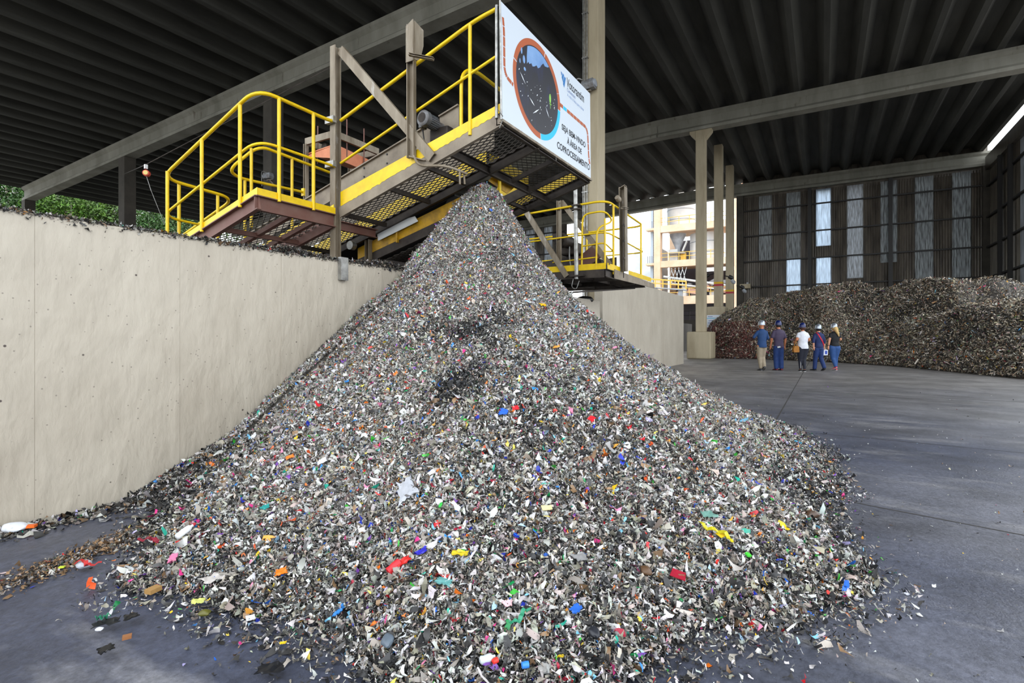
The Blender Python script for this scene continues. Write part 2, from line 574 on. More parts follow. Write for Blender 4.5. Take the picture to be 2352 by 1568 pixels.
def beam(x0, x1, ys, label):
    """I-section concrete girder following the roof, deep .95"""
    m = MB()
    xm = (x0 + x1) / 2
    for a, b in zip(ys[:-1], ys[1:]):
        za, zb = zroof(a), zroof(b)
        wd = x1 - x0
        P = [(-wd / 2, -.95), (wd / 2, -.95), (wd / 2, -.80), (wd * .26, -.66), (wd * .26, -.26), (wd / 2, -.14), (wd / 2, 0), (-wd / 2, 0), (-wd / 2, -.14), (-wd * .26, -.26), (-wd * .26, -.66), (-wd / 2, -.80)]
        m.prof((xm, a, za - .004), (xm, b, zb - .004), P)
    o = m.build('roof_beam', MAT['beam'])
    return tag(o, label, 'beam')


beam(14.35, 14.95, [-9.6, 8, 20.5, 34, 48.2], 'long concrete roof beam crossing the upper left above the conveyor')
beam(29.5, 30.1, [-9.6, 8, 20.5, 34, 48.2], 'long concrete roof beam across the upper right, resting on the stand-alone column')
beam(45.2, 45.8, [-9.6, 8, 20.5, 34, 48.2], 'concrete beam along the head of the grimy sheet-clad rear wall')


def column(x0, x1, y0, y1, zb, label, corbel=False, ped=None, top=None, bands=None, mat='column'):
    cx, cy = (x0 + x1) / 2, (y0 + y1) / 2
    zt = top if top else zroof(cy) - .95
    if corbel: zt = zroof(cy) - .955
    t = thing('concrete_column', label, 'column', (cx, cy, zb))
    z0 = zb if ped is None else ped[4]
    m = MB().box((x0, y0, z0), (x1, y1, zt))
    sh = m.build('shaft', MAT[mat], t, bevel=.03)
    if corbel:
        c = MB()
        for s in (-1, 1):
            ye = y0 if s < 0 else y1
            c.plate([(x0 + .05, ye, zt), (x0 + .05, ye + s * .32, zt), (x0 + .05, ye + s * .32, zt - .12), (x0 + .05, ye, zt - .5)], (x1 - x0 - .1, 0, 0))
        c.build('corbel', MAT['column'], t)
    if ped:
        p = MB().box((ped[0], ped[2], zb - .0), (ped[1], ped[3], ped[4]))
        p.build('pedestal', MAT['column'], t, bevel=.08)
    if bands:
        for key, za, zz in (('stripe_yel', bands + .14, bands + .26), ('stripe_red', bands, bands + .12)):
            b = MB().box((x0 - .004, y0 - .004, za), (x1 + .004, y1 + .004, zz))
            tag(b.build('painted_band', MAT[key], t), 'yellow painted band' if key == 'stripe_yel' else 'red painted band')
    return t


colB = column(14.35, 14.95, 5.58, 6.03, 0, 'tall beige concrete column just right of the banner, with conduits up its side')
m = MB()
for k, yy in enumerate((5.90, 5.965, 6.02)):
    m.tube([(14.30, yy, .1), (14.30, yy, 12.2)], .019, 8)
for z in np.arange(1.5, 12, 1.3): m.box((14.27, 5.87, z), (14.35, 6.05, z + .03))
tag(m.build('conduit', MAT['galv'], colB), 'bundle of grey cable conduits')
colA = column(29.55, 30.05, 5.42, 5.92, 0, 'stand-alone concrete column on a low cream block, carrying the right roof beam', corbel=True, ped=(29.1, 30.5, 5.05, 6.3, 1.45))
colC = column(35.1, 35.6, 5.42, 5.92, 0, 'banded concrete column standing on the pedestal with the white notice board', ped=(34.7, 36.0, 5.2, 6.3, 3.05), bands=4.35, top=zroof(0) - .02)
colD = column(39.75, 40.25, 5.42, 5.92, 0, 'banded concrete column next to the rear corner column', ped=(39.4, 40.7, 5.2, 6.3, 3.0), bands=4.2, top=zroof(0) - .02)
colE = column(45.2, 45.75, 5.42, 5.92, 0, 'unbanded dark corner column at the left end of the sheet-clad rear wall', mat='shade_conc')
colF = column(45.2, 45.75, -9.5, -9.0, 0, 'dim corner column where the rear wall meets the side wall', mat='shade_conc')
column(14.35, 14.95, 20.5, 21.1, 1.9, 'dim concrete column seen between the yellow railings of the landing', mat='shade_conc')
column(14.35, 14.95, 33.5, 34.2, 1.9, 'dark concrete column left of the yellow railing, in front of the trees', mat='shade_conc')
column(14.35, 14.95, 47.6, 48.2, 1.9, 'short dark column end at the far left corner of the roof', mat='shade_conc')

# rear wall: corrugated sheets, translucent sheets, girts and posts
PITCH = .152


def corrugated(name, x, y0, y1, z0, z1, mat, axis='y', amp=.03, thick=.004, vert=False):
    """wavy sheet in plane x=const (axis y) or y=const (axis x, x is then the y position)"""
    n = max(4, int(round((y1 - y0) / PITCH * 6)))
    m = MB()
    vs = []
    for i in range(n + 1):
        q = y0 + (y1 - y0) * i / n
        o = amp * math.cos(2 * math.pi * q / PITCH)
        for side in (0, thick):
            for z in (z0, z1):
                vs.append((x + o + side, q, z) if axis == 'y' else (q, x + o + side, z))
    fs = []
    for i in range(n):
        a = 4 * i; b = a + 4
        fs += [(a, b, b + 1, a + 1), (a + 2, a + 3, b + 3, b + 2), (a, a + 2, b + 2, b), (a + 1, b + 1, b + 3, a + 3)]
    fs += [(0, 1, 3, 2), (4 * n, 4 * n + 2, 4 * n + 3, 4 * n + 1)]
    m.add(vs, fs)
    return m


WX = 45.55
sheets = [  # y0, y1, z0, z1, material
    (3.41, 4.34, 7.1, 12.15, 'sheet_dirty'), (1.46, 2.42, 7.1, 12.15, 'sheet_dirty'), (1.43, 2.41, .2, 7.1, 'sheet_bright'),
    (-.52, .45, 7.9, 12.15, 'sheet_bright'), (-.54, .43, .2, 7.1, 'sheet_bright'), (-2.5, -1.52, 5.4, 12.15, 'sheet_white'), (-2.5, -1.52, .2, 5.1, 'sheet_white'),
    (-4.49, -3.52, 6.4, 12.15, 'sheet_dirty'), (-6.49, -5.48, .2, 12.15, 'sheet_dirty'), (-8.46, -7.48, .2, 12.15, 'sheet_dirty')]
wn_i = 1
for (a, b, z0, z1, k) in sheets:
    struct(corrugated('w', WX, a, b, z0, z1, MAT[k], amp=.012 if k != 'sheet_white' else .004).build('window_%d' % wn_i, MAT[k], smooth=True)); wn_i += 1
rear = MB()
ed = [5.5, 4.35, 3.40, 2.43, 1.42, .46, -.55, -1.51, -2.51, -3.51, -4.50, -5.47, -6.50, -7.47, -8.47, -9.3]
for i in range(len(ed) - 1):
    y1, y0 = ed[i], ed[i + 1]
    if i % 2 == 0: rear.add(*(lambda q: (q.v, q.f))(corrugated('w', WX + .045, y0 - .06, y1 + .06, 0, 12.15, None)))
for (y0, y1, z0, z1) in ((3.40, 4.35, 0, 7.09), (-.53, .44, 7.12, 7.88), (-2.5, -1.52, 5.1, 5.4), (-4.5, -3.51, 0, 6.4)):
    rear.add(*(lambda q: (q.v, q.f))(corrugated('w', WX + .045, y0 - .06, y1 + .06, z0 - .05, z1 + .05, None)))
rear.box((WX + .05, -9.3, 12.0), (WX + .3, 5.5, 13.72))
struct(rear.build('wall_rear', MAT['clad'], origin=(WX, 0, 0), smooth=True))
g = MB()
for z in (3.05, 5.07, 7.05, 9.06, 11.07): g.channel((WX - .12, -9.0, z), (WX - .12, 5.5, z - .0), .12, .10, .02)
struct(g.build('trim_1', MAT['girt'], origin=(WX, 0, 3)))
g = MB()
for yy in (.85, -4.08): g.ibeam((WX - .28, yy, 0), (WX - .28, yy, 12.25), .24, .22, .03, up=(1, 0, 0))
struct(g.build('trim_2', MAT['girt'], origin=(WX, 0, 0)))
# rear wall of the further bay (left of the open bay)
far = MB()
fe = [20.9, 22.33, 23.22, 24.28, 25.2, 34.2]
for i in (0, 2, 4): far.add(*(lambda q: (q.v, q.f))(corrugated('w', WX + .045, fe[i] - .06, fe[i + 1] + .06, 0, 12.1, None)))
far.box((WX + .05, 20.9, 12.0), (WX + .3, 48, 13.4))
struct(far.build('wall_far', MAT['clad'], origin=(WX, 21, 0), smooth=True))
for a, b in ((22.33, 23.22), (24.28, 25.2)):
    struct(corrugated('w', WX, a, b, 0, 12.1, None, amp=.012).build('window_%d' % wn_i, MAT['sheet_white'], smooth=True)); wn_i += 1
g = MB()
for z in (5.07, 7.05, 9.06, 11.07): g.channel((WX - .12, 20.9, z), (WX - .12, 34, z), .12, .10, .02)
struct(g.build('trim_3', MAT['girt'], origin=(WX, 21, 5)))
far2 = MB()
for i in range(1): far2.add(*(lambda q: (q.v, q.f))(corrugated('w', WX, 34.2, 47.5, 0, 12.1, None)))
struct(far2.build('wall_corner', MAT['clad'], origin=(WX, 34, 0), smooth=True))

# side wall (right) with translucent strips and the bright open strip below the roof
SY = -9.35
side_w = [(42.37, 43.5), (40.45, 41.27), (37.6, 39.17)]
for a, b in side_w:
    struct(corrugated('w', SY, a, b, 0, 12.0, None, 'x', amp=.01).build('window_%d' % wn_i, MAT['sheet_side'], smooth=True)); wn_i += 1
s = MB()
se = [45.3, 43.5, 42.37, 41.27, 40.45, 39.17, 37.6, 36.5]
for i in range(0, len(se) - 1, 2): s.add(*(lambda q: (q.v, q.f))(corrugated('w', SY - .010, se[i + 1] - .06, se[i] + .06, 0, 12.05, None, 'x')))
s.box((36.5, SY - .1, 12.0), (45.2, SY + .25, 12.84))
struct(s.build('wall_side', MAT['clad'], origin=(36.5, SY, 0), smooth=True))
g = MB()
for z in (3.05, 4.98, 6.97, 8.92, 10.94): g.channel((36.5, SY + .14, z), (45.2, SY + .14, z), .12, .10, .02)
struct(g.build('trim_4', MAT['girt'], origin=(30, SY, 3)))
g = MB()
for xx in (41.9, 39.9, 37.0): g.ibeam((xx, SY + .25, 0), (xx, SY + .25, 12.0), .2, .2, .03, up=(1, 0, 0))
struct(g.build('trim_5', MAT['girt'], origin=(30, SY, 0)))


# ------------------------------------------------------------------ expanded-metal grating
def grating(m, o, ux, uy, L, W, pitch=.075, ratio=.5, r=.0045):
    """diamond mesh over the parallelogram o + a*ux (0..L) + b*uy (0..W); ux, uy unit-ish vectors"""
    o, ux, uy = V3(o), V3(ux), V3(uy)
    nrm = ux.cross(uy).normalized()
    k = ratio  # slope b per a of strands
    px = pitch / ratio
    n = int((L + W / k) / px) + 2
    for sgn in (1, -1):
        for i in range(-int(W / k / px) - 1, n):
            a0 = i * px
            pts = []
            # strand: a = a0 + t, b = (t*k) or W - t*k ; clip to 0..L
            t0 = max(0.0, -a0); t1 = min(W / k, L - a0)
            if t1 - t0 < .02: continue
            for t in (t0, t1):
                b = t * k if sgn > 0 else W - t * k
                pts.append(o + ux * (a0 + t) + uy * b)
            m.bar(pts[0], pts[1], r * 1.3, r * 2.6, nrm)
    return m


# ------------------------------------------------------------------ first conveyor with its walkway and landing
S1 = .285
def zd(y): return 3.06 + S1 * (5.826 - y)      # top of the walkway's side channel
def zl(y): return 2.935 - .262 * (y - 5.864)   # top of the landing's side channel


def inc(x, y, h=0.0): return (x, y, zd(y) + h)
def lnd(x, y, h=0.0): return (x, y, zl(y) + h)


def conveyor_one():
    t = thing('conveyor', 'big raised conveyor with yellow railed walkway, spilling onto the large waste pile', 'conveyor', (6.2, 6.0, 1.9))
    P = lambda m, n, k, par=t, **kw: m.build(n, MAT[k], par, **kw)
    # --- walkway frame: side channels, end channel, joists
    m = MB().channel(inc(5.185, 3.2, -.072), inc(5.185, 5.86, -.072), .05, .145, .012)
    P(m, 'side_channel', 'dusty_steel')
    m = MB().channel(inc(6.08, 3.2, -.072), inc(6.08, 11, -.072), .05, .145, .012, flip=True)
    P(m, 'side_channel', 'dark_steel')
    m = MB().channel(inc(5.185, 6.0, -.072), inc(5.185, 11, -.072), .05, .145, .012)
    P(m, 'side_channel', 'dark_steel')
    m = MB().channel(inc(7.21, 3.9, -.072), inc(7.21, 11, -.072), .05, .145, .012)
    P(m, 'side_channel', 'dark_steel')
    m = MB().channel(inc(7.82, 3.2, -.072), inc(7.82, 11, -.072), .05, .145, .012, flip=True)
    P(m, 'side_channel', 'dark_steel')
    m = MB().channel((5.16, 3.225, 3.735), (7.85, 3.225, 3.735), .05, .13, .012)
    P(m, 'end_channel', 'dark_steel')
    m = MB().channel((5.21, 3.95, zd(3.95) - .08), (7.8, 3.95, zd(3.95) - .08), .05, .12, .012)
    P(m, 'end_channel', 'dark_steel')
    for yy in (4.33, 4.97, 5.83, 7.0, 8.2, 9.4):
        P(MB().bar(inc(5.21, yy, -.10), inc(6.05, yy, -.10), .045, .06), 'joist', 'dark_steel')
        P(MB().bar(inc(7.24, yy, -.10), inc(7.795, yy, -.10), .045, .06), 'joist', 'dark_steel')
    for xx in (6.08, 6.65, 7.21):
        P(MB().bar(inc(xx, 3.24, -.10), inc(xx, 3.92, -.10), .045, .06), 'joist', 'dark_steel')
    sl = Vector((0, 1, -S1)).normalized()
    P(grating(MB(), inc(5.21, 3.24, -.03), sl, (1, 0, 0), 8.0, .84), 'grating', 'grating')
    P(grating(MB(), inc(6.10, 3.25, -.03), (1, 0, 0), sl, 1.69, .68), 'grating', 'grating')
    P(grating(MB(), inc(7.235, 3.97, -.03), sl, (1, 0, 0), 7.2, .56), 'grating', 'grating')
    # --- toe boards
    m = MB()
    q = [(5.163, 3.2, zd(3.2) + .005), (5.163, 5.83, zd(5.83) + .005), (5.163, 5.83, 3.262), (5.163, 3.2, 3.915)]
    # ragged lower paint edge
    pts = [V3(q[3]), V3(q[2])]
    n = 60
    for i in range(n + 1):
        yy = 5.83 - (5.83 - 3.2) * i / n
        pts.append(Vector((5.163, yy, zd(yy) + .004 - (.02 if i % 2 else 0) * random.random())))
    m.plate(pts, (-.006, 0, 0))
    tag(P(m, 'toe_board', 'yellow'), 'yellow toe board with a ragged lower edge')
    for (xx, a, b) in ((6.06, 3.98, 10.8), (7.21, 3.98, 10.8), (7.80, 3.25, 10.8)):
        P(MB().plate([inc(xx, a, .0), inc(xx, b, .0), inc(xx, b, .20), inc(xx, a, .20)], (.006, 0, 0)), 'toe_board', 'yellow')
    P(MB().box((6.1, 3.945, zd(3.95)), (7.2, 3.951, zd(3.95) + .15)), 'toe_board', 'yellow')
    # --- handrails of the walkway
    r = .0235
    m = MB().tube(rnd([(5.16, 5.83, 4.262), (5.16, 3.56, 4.975), (5.16, 3.235, 5.02)], .25), r)
    P(m, 'top_rail', 'yellow', smooth=True)
    m = MB().tube(rnd([(5.16, 5.83, 3.665), (5.16, 3.60, 4.365), (5.16, 3.235, 4.475)], .2), .018)
    P(m, 'mid_rail', 'yellow', smooth=True)
    for yy, ht in ((3.617, 4.955),):
        P(MB().tube([inc(5.155, yy, -.06), (5.155, yy, ht)], .0225), 'rail_post', 'yellow', smooth=True)
    m = MB().tube(rnd([inc(5.19, 3.77, -.05), (5.19, 3.77, 4.43), (5.42, 3.745, 4.56), (7.7, 3.7, 4.50)], .18), .0225)
    tag(P(m, 'end_guard_rail', 'yellow', smooth=True), 'curved yellow guard rail behind the banner')
    P(MB().tube([(7.8, 3.26, 3.75), (7.8, 3.26, 5.0)], .0225), 'rail_post', 'yellow', smooth=True)
    P(MB().tube([(5.15, 3.24, 3.75), (5.15, 3.24, 5.05)], .02), 'rail_post', 'galv', smooth=True)
    # --- masts, braces
    m = MB().ibeam((5.13, 5.90, 1.9), (5.13, 5.90, 5.30), .105, .105, .012, up=(1, 0, 0))
    P(m, 'mast', 'grey_steel')
    for za, zb in ((4.20, 4.29), (3.59, 3.67)):
        tag(P(MB().box((5.02, 5.82, za), (5.075, 5.99, zb)), 'weld_plate', 'galv'), 'bright weld plate on the mast')

    m = MB().channel((5.14, 5.80, 5.23), (5.14, 4.17, 3.45), .05, .125, .010, up=(0, 1, 1))
    P(m, 'brace', 'grey_steel')
    m = MB().channel((5.11, 4.49, 3.50), (5.11, 4.49, 5.19), .055, .115, .010, up=(0, 1, 0))
    mast = P(m, 'mast', 'grey_steel')
    m = MB().plate([(5.10, 4.425, 5.21), (5.27, 4.425, 5.17), (5.27, 4.425, 4.97), (5.20, 4.425, 4.74), (5.10, 4.425, 4.72)], (0, .012, 0))
    m.plate([(5.07, 4.547, 5.16), (5.07, 4.43, 5.22), (5.07, 4.43, 4.70), (5.07, 4.547, 4.70)], (.012, 0, 0))
    tag(P(m, 'gusset_plate', 'grey_steel', mast), 'tapered plate at the head of the mast')
    P(MB().channel((5.0, 4.43, 4.74), (5.12, 4.14, 4.66), .05, .03, .006), 'bracket', 'grey_steel', mast)
    P(MB().bar((5.08, 4.49, 3.50), (5.16, 4.30, 3.44), .07, .012), 'foot_plate', 'grey_steel', mast)
    # bent pipe hanging below the walkway
    m = MB().tube(rnd([(5.10, 4.44, 3.51), (5.08, 4.34, 3.36), (5.16, 3.98, 3.33), (5.35, 3.80, 3.25)], .12), .017)
    m.tube([(5.28, 3.86, 3.30), (5.30, 3.87, 3.12)], .012).tube([(5.34, 3.84, 3.28), (5.36, 3.84, 3.13)], .012)
    tag(P(m, 'bent_pipe', 'grey_steel', smooth=True), 'bent pipe hanging below the walkway')
    # --- trough: skirt plates, stringers, belt, pulley
    sk = lambda y: 3.878 + .272 * (6.91 - y)
    def slab(x, a, b, top, bot, th):
        return MB().plate([(x, a, sk(a) + bot), (x, b, sk(b) + bot), (x, b, sk(b) + top), (x, a, sk(a) + top)], (th, 0, 0))
    m = slab(6.15, 4.90, 9.4, .0, -.27, .01)
    m.bar((6.14, 4.90, sk(4.90)), (6.14, 9.4, sk(9.4)), .05, .02)
    sp = P(m, 'skirt_plate', 'dusty_steel')
    for yy in (6.4, 5.9, 5.4):
        for dz in (-.06, -.2): P(MB().cbox((6.145, yy, sk(yy) + dz), (.02, .022, .022)), 'bolt', 'black', sp)
    m = slab(6.15, 4.51, 4.86, .03, -.28, .01)
    m.bar((6.14, 4.51, sk(4.51) + .03), (6.14, 4.86, sk(4.86) + .03), .04, .02)
    P(m, 'head_plate', 'dusty_steel')
    P(slab(7.16, 4.55, 9.4, .0, -.26, .01), 'skirt_plate', 'dusty_steel')
    ys = lambda y: 3.288 - .274 * (y - 4.304)
    for xx in (6.15, 7.13):
        m = MB().plate([(xx, 4.31, ys(4.31) - .20), (xx, 6.55, ys(6.55) - .18), (xx, 6.55, ys(6.55)), (xx, 4.31, ys(4.31))], (.012, 0, 0))
        P(m, 'stringer', 'old_yellow')
        if xx > 7: continue
        m = MB().plate([(xx, 4.38, ys(4.38) - .34), (xx, 7.0, ys(7.0) - .31), (xx, 7.0, ys(7.0) - .18), (xx, 4.38, ys(4.38) - .20)], (.05, 0, 0))
        tag(P(m, 'stringer_flange', 'dark_steel'), 'waste-caked dark lower flange')
    P(MB().bar((6.135, 5.67, ys(5.67) - .23), (6.135, 5.67, ys(5.67) + .02), .05, .03, (0, 1, 0)), 'stiffener', 'old_yellow')
    m = MB().plate([(6.17, 4.6, ys(4.6) + .06), (6.17, 9.0, ys(9.0) + .06), (6.17, 9.0, ys(9.0) + .09), (6.17, 4.6, ys(4.6) + .09)], (.95, 0, 0))
    m.plate([(6.17, 4.7, ys(4.7) - .26), (6.17, 9.0, ys(9.0) - .26), (6.17, 9.0, ys(9.0) - .24), (6.17, 4.7, ys(4.7) - .24)], (.95, 0, 0))
    P(m, 'belt', 'rubber')
    sg = Vector((0, 1, -.274)).normalized()
    P(grating(MB(), (6.21, 4.8, ys(4.8) - .37), sg, (1, 0, 0), 3.0, .9), 'guard_mesh', 'grating')
    P(MB().plate([(7.12, 4.8, ys(4.8) - .37), (7.12, 7.7, ys(7.7) - .37), (7.12, 7.7, ys(7.7) - .24), (7.12, 4.8, ys(4.8) - .24)], (.008, 0, 0)), 'guard_strip', 'old_yellow')
    for yy in (5.3, 6.0, 6.7):
        P(MB().bar((6.2, yy, ys(yy) - .39), (7.13, yy, ys(yy) - .39), .05, .05), 'joist', 'dark_steel')
    P(MB().lathe((6.17, 4.62, ys(4.62) - .09), (7.12, 4.62, ys(4.62) - .09), [(0, .02), (.001, .16), (.96, .16), (.961, .02)]), 'head_pulley', 'rubber', smooth=True)
    for yy in (6.27,):
        P(MB().channel((6.12, yy, 1.9), (6.12, yy, ys(yy) + .03), .09, .09, .01, up=(0, 1, 0)), 'support_leg', 'grey_steel')
        P(MB().channel((7.18, yy, 1.9), (7.18, yy, ys(yy) + .03), .09, .09, .01, up=(0, 1, 0)), 'support_leg', 'grey_steel')
    # return roller seen by the support leg
    P(MB().lathe((5.98, 6.55, 2.70), (6.10, 6.55, 2.70), [(0, .03), (.001, .07), (.09, .07), (.091, .03), (.12, .03)]), 'return_roller', 'galv', smooth=True)
    m = MB().plate([(6.10, 6.05, 2.74), (6.10, 6.07, 2.90), (6.10, 5.6, 3.01), (6.10, 5.29, 3.043), (6.10, 5.23, 2.96)], (.008, 0, 0))
    tag(P(m, 'side_cover', 'plant_white'), 'pale side cover plate below the walkway')
    # yellow chute parts at the head
    P(MB().tube([(6.42, 3.99, 3.28), (6.42, 3.99, 3.80)], .026), 'chute_post', 'yellow', smooth=True)
    P(MB().plate([(6.22, 4.05, 3.42), (6.74, 4.05, 3.36), (6.94, 4.05, 3.50), (6.55, 4.05, 3.68)], (0, .01, 0)), 'chute_plate', 'old_yellow')
    # --- drive motor
    c = Vector((5.74, 4.85, 4.31)); ax = Vector((1, -.05, -.02)).normalized()
    body = MB().lathe(c + ax * .09, c + ax * .42, [(0, .075), (.001, .088), (.20, .088), (.21, .06), (.33, .06)], 28)
    for k in range(22):
        a = 2 * math.pi * k / 22
        o = Vector((0, math.cos(a), math.sin(a))) * .092
        body.bar(c + ax * .10 + o, c + ax * .27 + o, .006, .014, (0, math.cos(a), math.sin(a)))
    mot = P(body, 'motor', 'motor', smooth=False)
    P(MB().lathe(c, c + ax * .11, [(0, .045), (.0, .09), (.018, .112), (.09, .112), (.105, .10)], 28), 'fan_cover', 'motor', mot, smooth=True)
    tag(P(MB().lathe(c - ax * .004, c + ax * .01, [(0, .01), (.002, .07), (.01, .07)], 24), 'fan_grille', 'dark_steel', mot, smooth=True), 'dark fan grille')
    P(MB().cbox(c + Vector((.16, .12, -.03)), (.12, .06, .11)), 'junction_box', 'motor', mot, bevel=.008)
    P(MB().tube(rnd([c + Vector((.16, .12, -.09)), c + Vector((.16, .10, -.22)), (5.95, 4.90, 3.72)], .06), .010), 'cable', 'black', mot, smooth=True)
    P(MB().cbox((6.13, 4.78, 4.16), (.22, .34, .20)), 'gearbox', 'dark_steel', bevel=.03)
    # --- landing
    m = MB().channel((3.89, 5.86, zl(5.86) - .09), (5.08, 5.86, zl(5.86) - .09), .06, .18, .012)
    tag(P(m, 'landing_channel', 'brown_steel'), 'reddish brown channel along the front of the landing')
    m = MB().channel(lnd(3.91, 5.84, -.09), lnd(3.91, 8.1, -.09), .06, .18, .012, flip=True)
    P(m, 'landing_channel', 'brown_steel')
    m = MB().channel((5.18, 5.88, 2.80), (5.90, 5.88, 2.80), .06, .13, .012)
    P(m, 'landing_channel', 'brown_steel')
    P(MB().channel(lnd(5.08, 5.9, -.09), lnd(5.08, 8.1, -.09), .06, .18, .012), 'landing_channel', 'brown_steel')
    P(MB().channel(lnd(3.91, 8.08, -.09), lnd(5.08, 8.08, -.09), .06, .18, .012), 'landing_channel', 'brown_steel')
    for a, b in (((4.42, 5.90), (4.42, 8.05)), ((4.80, 5.90), (4.80, 8.05))):
        P(MB().bar(lnd(*a, -.12), lnd(*b, -.12), .06, .06), 'joist', 'brown_steel')
    for yy in (6.62, 7.35):
        P(MB().bar(lnd(3.94, yy, -.13), lnd(5.05, yy, -.13), .05, .06), 'joist', 'brown_steel')
    sl2 = Vector((0, 1, -.262)).normalized()
    P(grating(MB(), lnd(3.94, 5.89, -.05), sl2, (1, 0, 0), 2.22, 1.12), 'grating', 'grating')
    P(MB().box((3.905, 5.845, zl(5.86)), (5.08, 5.852, zl(5.86) + .088)), 'toe_board', 'yellow')
    P(MB().plate([lnd(3.90, 5.845, 0), lnd(3.90, 8.1, 0), lnd(3.90, 8.1, .09), lnd(3.90, 5.845, .088)], (.007, 0, 0)), 'toe_board', 'yellow')
    P(MB().plate([lnd(5.07, 5.87, 0), lnd(5.07, 8.1, 0), lnd(5.07, 8.1, .14), lnd(5.07, 5.87, .14)], (.007, 0, 0)), 'toe_board', 'yellow')
    P(MB().plate([lnd(3.91, 8.06, 0), lnd(5.07, 8.06, 0), lnd(5.07, 8.06, .12), lnd(3.91, 8.06, .12)], (0, .007, 0)), 'toe_board', 'yellow')
    # landing handrail
    m = MB().tube(rnd([(5.08, 5.855, 4.232), (4.98, 5.855, 4.205), (3.90, 5.855, 4.215), (3.905, 8.03, 3.47), (4.98, 8.05, 3.42), (5.00, 10.5, 2.72)], .26, 7), r)
    P(m, 'top_rail', 'yellow', smooth=True)
    m = MB().tube(rnd([(5.08, 5.855, 3.60), (4.98, 5.855, 3.60), (3.91, 5.855, 3.60), (3.91, 8.03, 2.93), (4.98, 8.05, 2.88)], .24, 7), .018)
    P(m, 'mid_rail', 'yellow', smooth=True)
    for (xx, yy, zt) in ((4.19, 5.835, 4.20), (4.705, 5.835, 4.20), (3.89, 6.17, 4.08), (3.89, 7.005, 3.82), (3.89, 7.854, 3.53), (4.15, 8.06, 3.45), (4.72, 8.06, 3.43), (5.01, 9.0, 3.15)):
        P(MB().tube([(xx, yy, zl(yy) - .03), (xx, yy, zt)], .0225), 'rail_post', 'yellow', smooth=True)
    m = MB().tube(rnd([(5.72, 6.66, 3.80), (4.45, 6.63, 3.84), (4.22, 6.95, 3.50), (4.45, 7.1, 3.47), (5.52, 7.1, 3.52)], .16, 6), .021)
    m.cbox((5.53, 7.1, 3.52), (.03, .06, .12))
    tag(P(m, 'hatch_rail', 'yellow', smooth=True), 'low U-shaped yellow rail across the landing')
    for (xx, yy, zt) in ((4.36, 6.66, 3.78), (4.98, 6.64, 3.82), (4.55, 7.1, 3.47)):
        P(MB().tube([(xx, yy, zl(yy) - .03), (xx, yy, zt)], .020), 'rail_post', 'yellow', smooth=True)
    # --- feed hopper frame over the belt, orange rubber sheet
    fr = MB()
    A, B, C_, D = (6.5, 7.5), (7.57, 7.5), (7.57, 8.27), (6.5, 8.27)
    fr.bar((*A, 4.84), (*B, 4.84), .05, .12).bar((*B, 4.84), (*C_, 4.84), .05, .12).bar((*C_, 4.84), (*D, 4.84), .05, .12).bar((*D, 4.84), (*A, 4.84), .05, .12)
    hf = P(fr, 'feed_frame', 'grey_steel')
    for q in (A, B, C_, D):
        P(MB().channel((*q, 2.6), (*q, 4.80), .07, .07, .01, up=(0, 1, 0)), 'frame_leg', 'grey_steel', hf)
    for q in ((6.75, 8.25), (6.8, 7.52), (7.2, 7.5)):
        P(MB().tube([(*q, 4.5), (*q, 5.22 - .1 * (q[0] - 6.7))], .012, 8), 'threaded_rod', 'brown_steel', hf, smooth=True)
    m = MB().plate([(6.53, 7.52, 4.66), (6.53, 8.25, 4.60), (6.53, 8.25, 4.57), (6.53, 7.52, 4.42)], (.02, 0, 0))
    m.plate([(6.53, 7.52, 4.66), (7.55, 7.52, 4.60), (7.55, 7.52, 4.38), (6.53, 7.52, 4.42)], (0, .02, 0))
    m.plate([(6.53, 7.53, 4.66), (7.55, 7.53, 4.60), (7.55, 8.24, 4.62), (6.53, 8.24, 4.62)], (0, 0, .02))
    tag(P(m, 'rubber_skirt', 'orange'), 'orange rubber skirt hanging in the feed frame')
    P(MB().lathe((6.6, 7.9, 4.72), (7.5, 7.9, 4.72), [(0, .02), (0.001, .07), (.9, .07), (.901, .02)]), 'idler_roller', 'dark_steel', hf, smooth=True)
    return t


conveyor_one()

m = MB().channel((4.03, 4.515, 1.85), (4.03, 4.515, 2.10), .10, .05, .010, up=(0, -1, 0))
br = tag(m.build('wall_bracket', MAT['galv']), 'grey steel channel bracket bolted to the top of the near wall', 'bracket')
for z in (1.89, 1.95, 1.99, 2.05):
    MB().lathe((4.04, 4.535, z), (4.04, 4.515, z), [(0, .013), (.02, .013)], 8).build('bolt', MAT['black'], br)


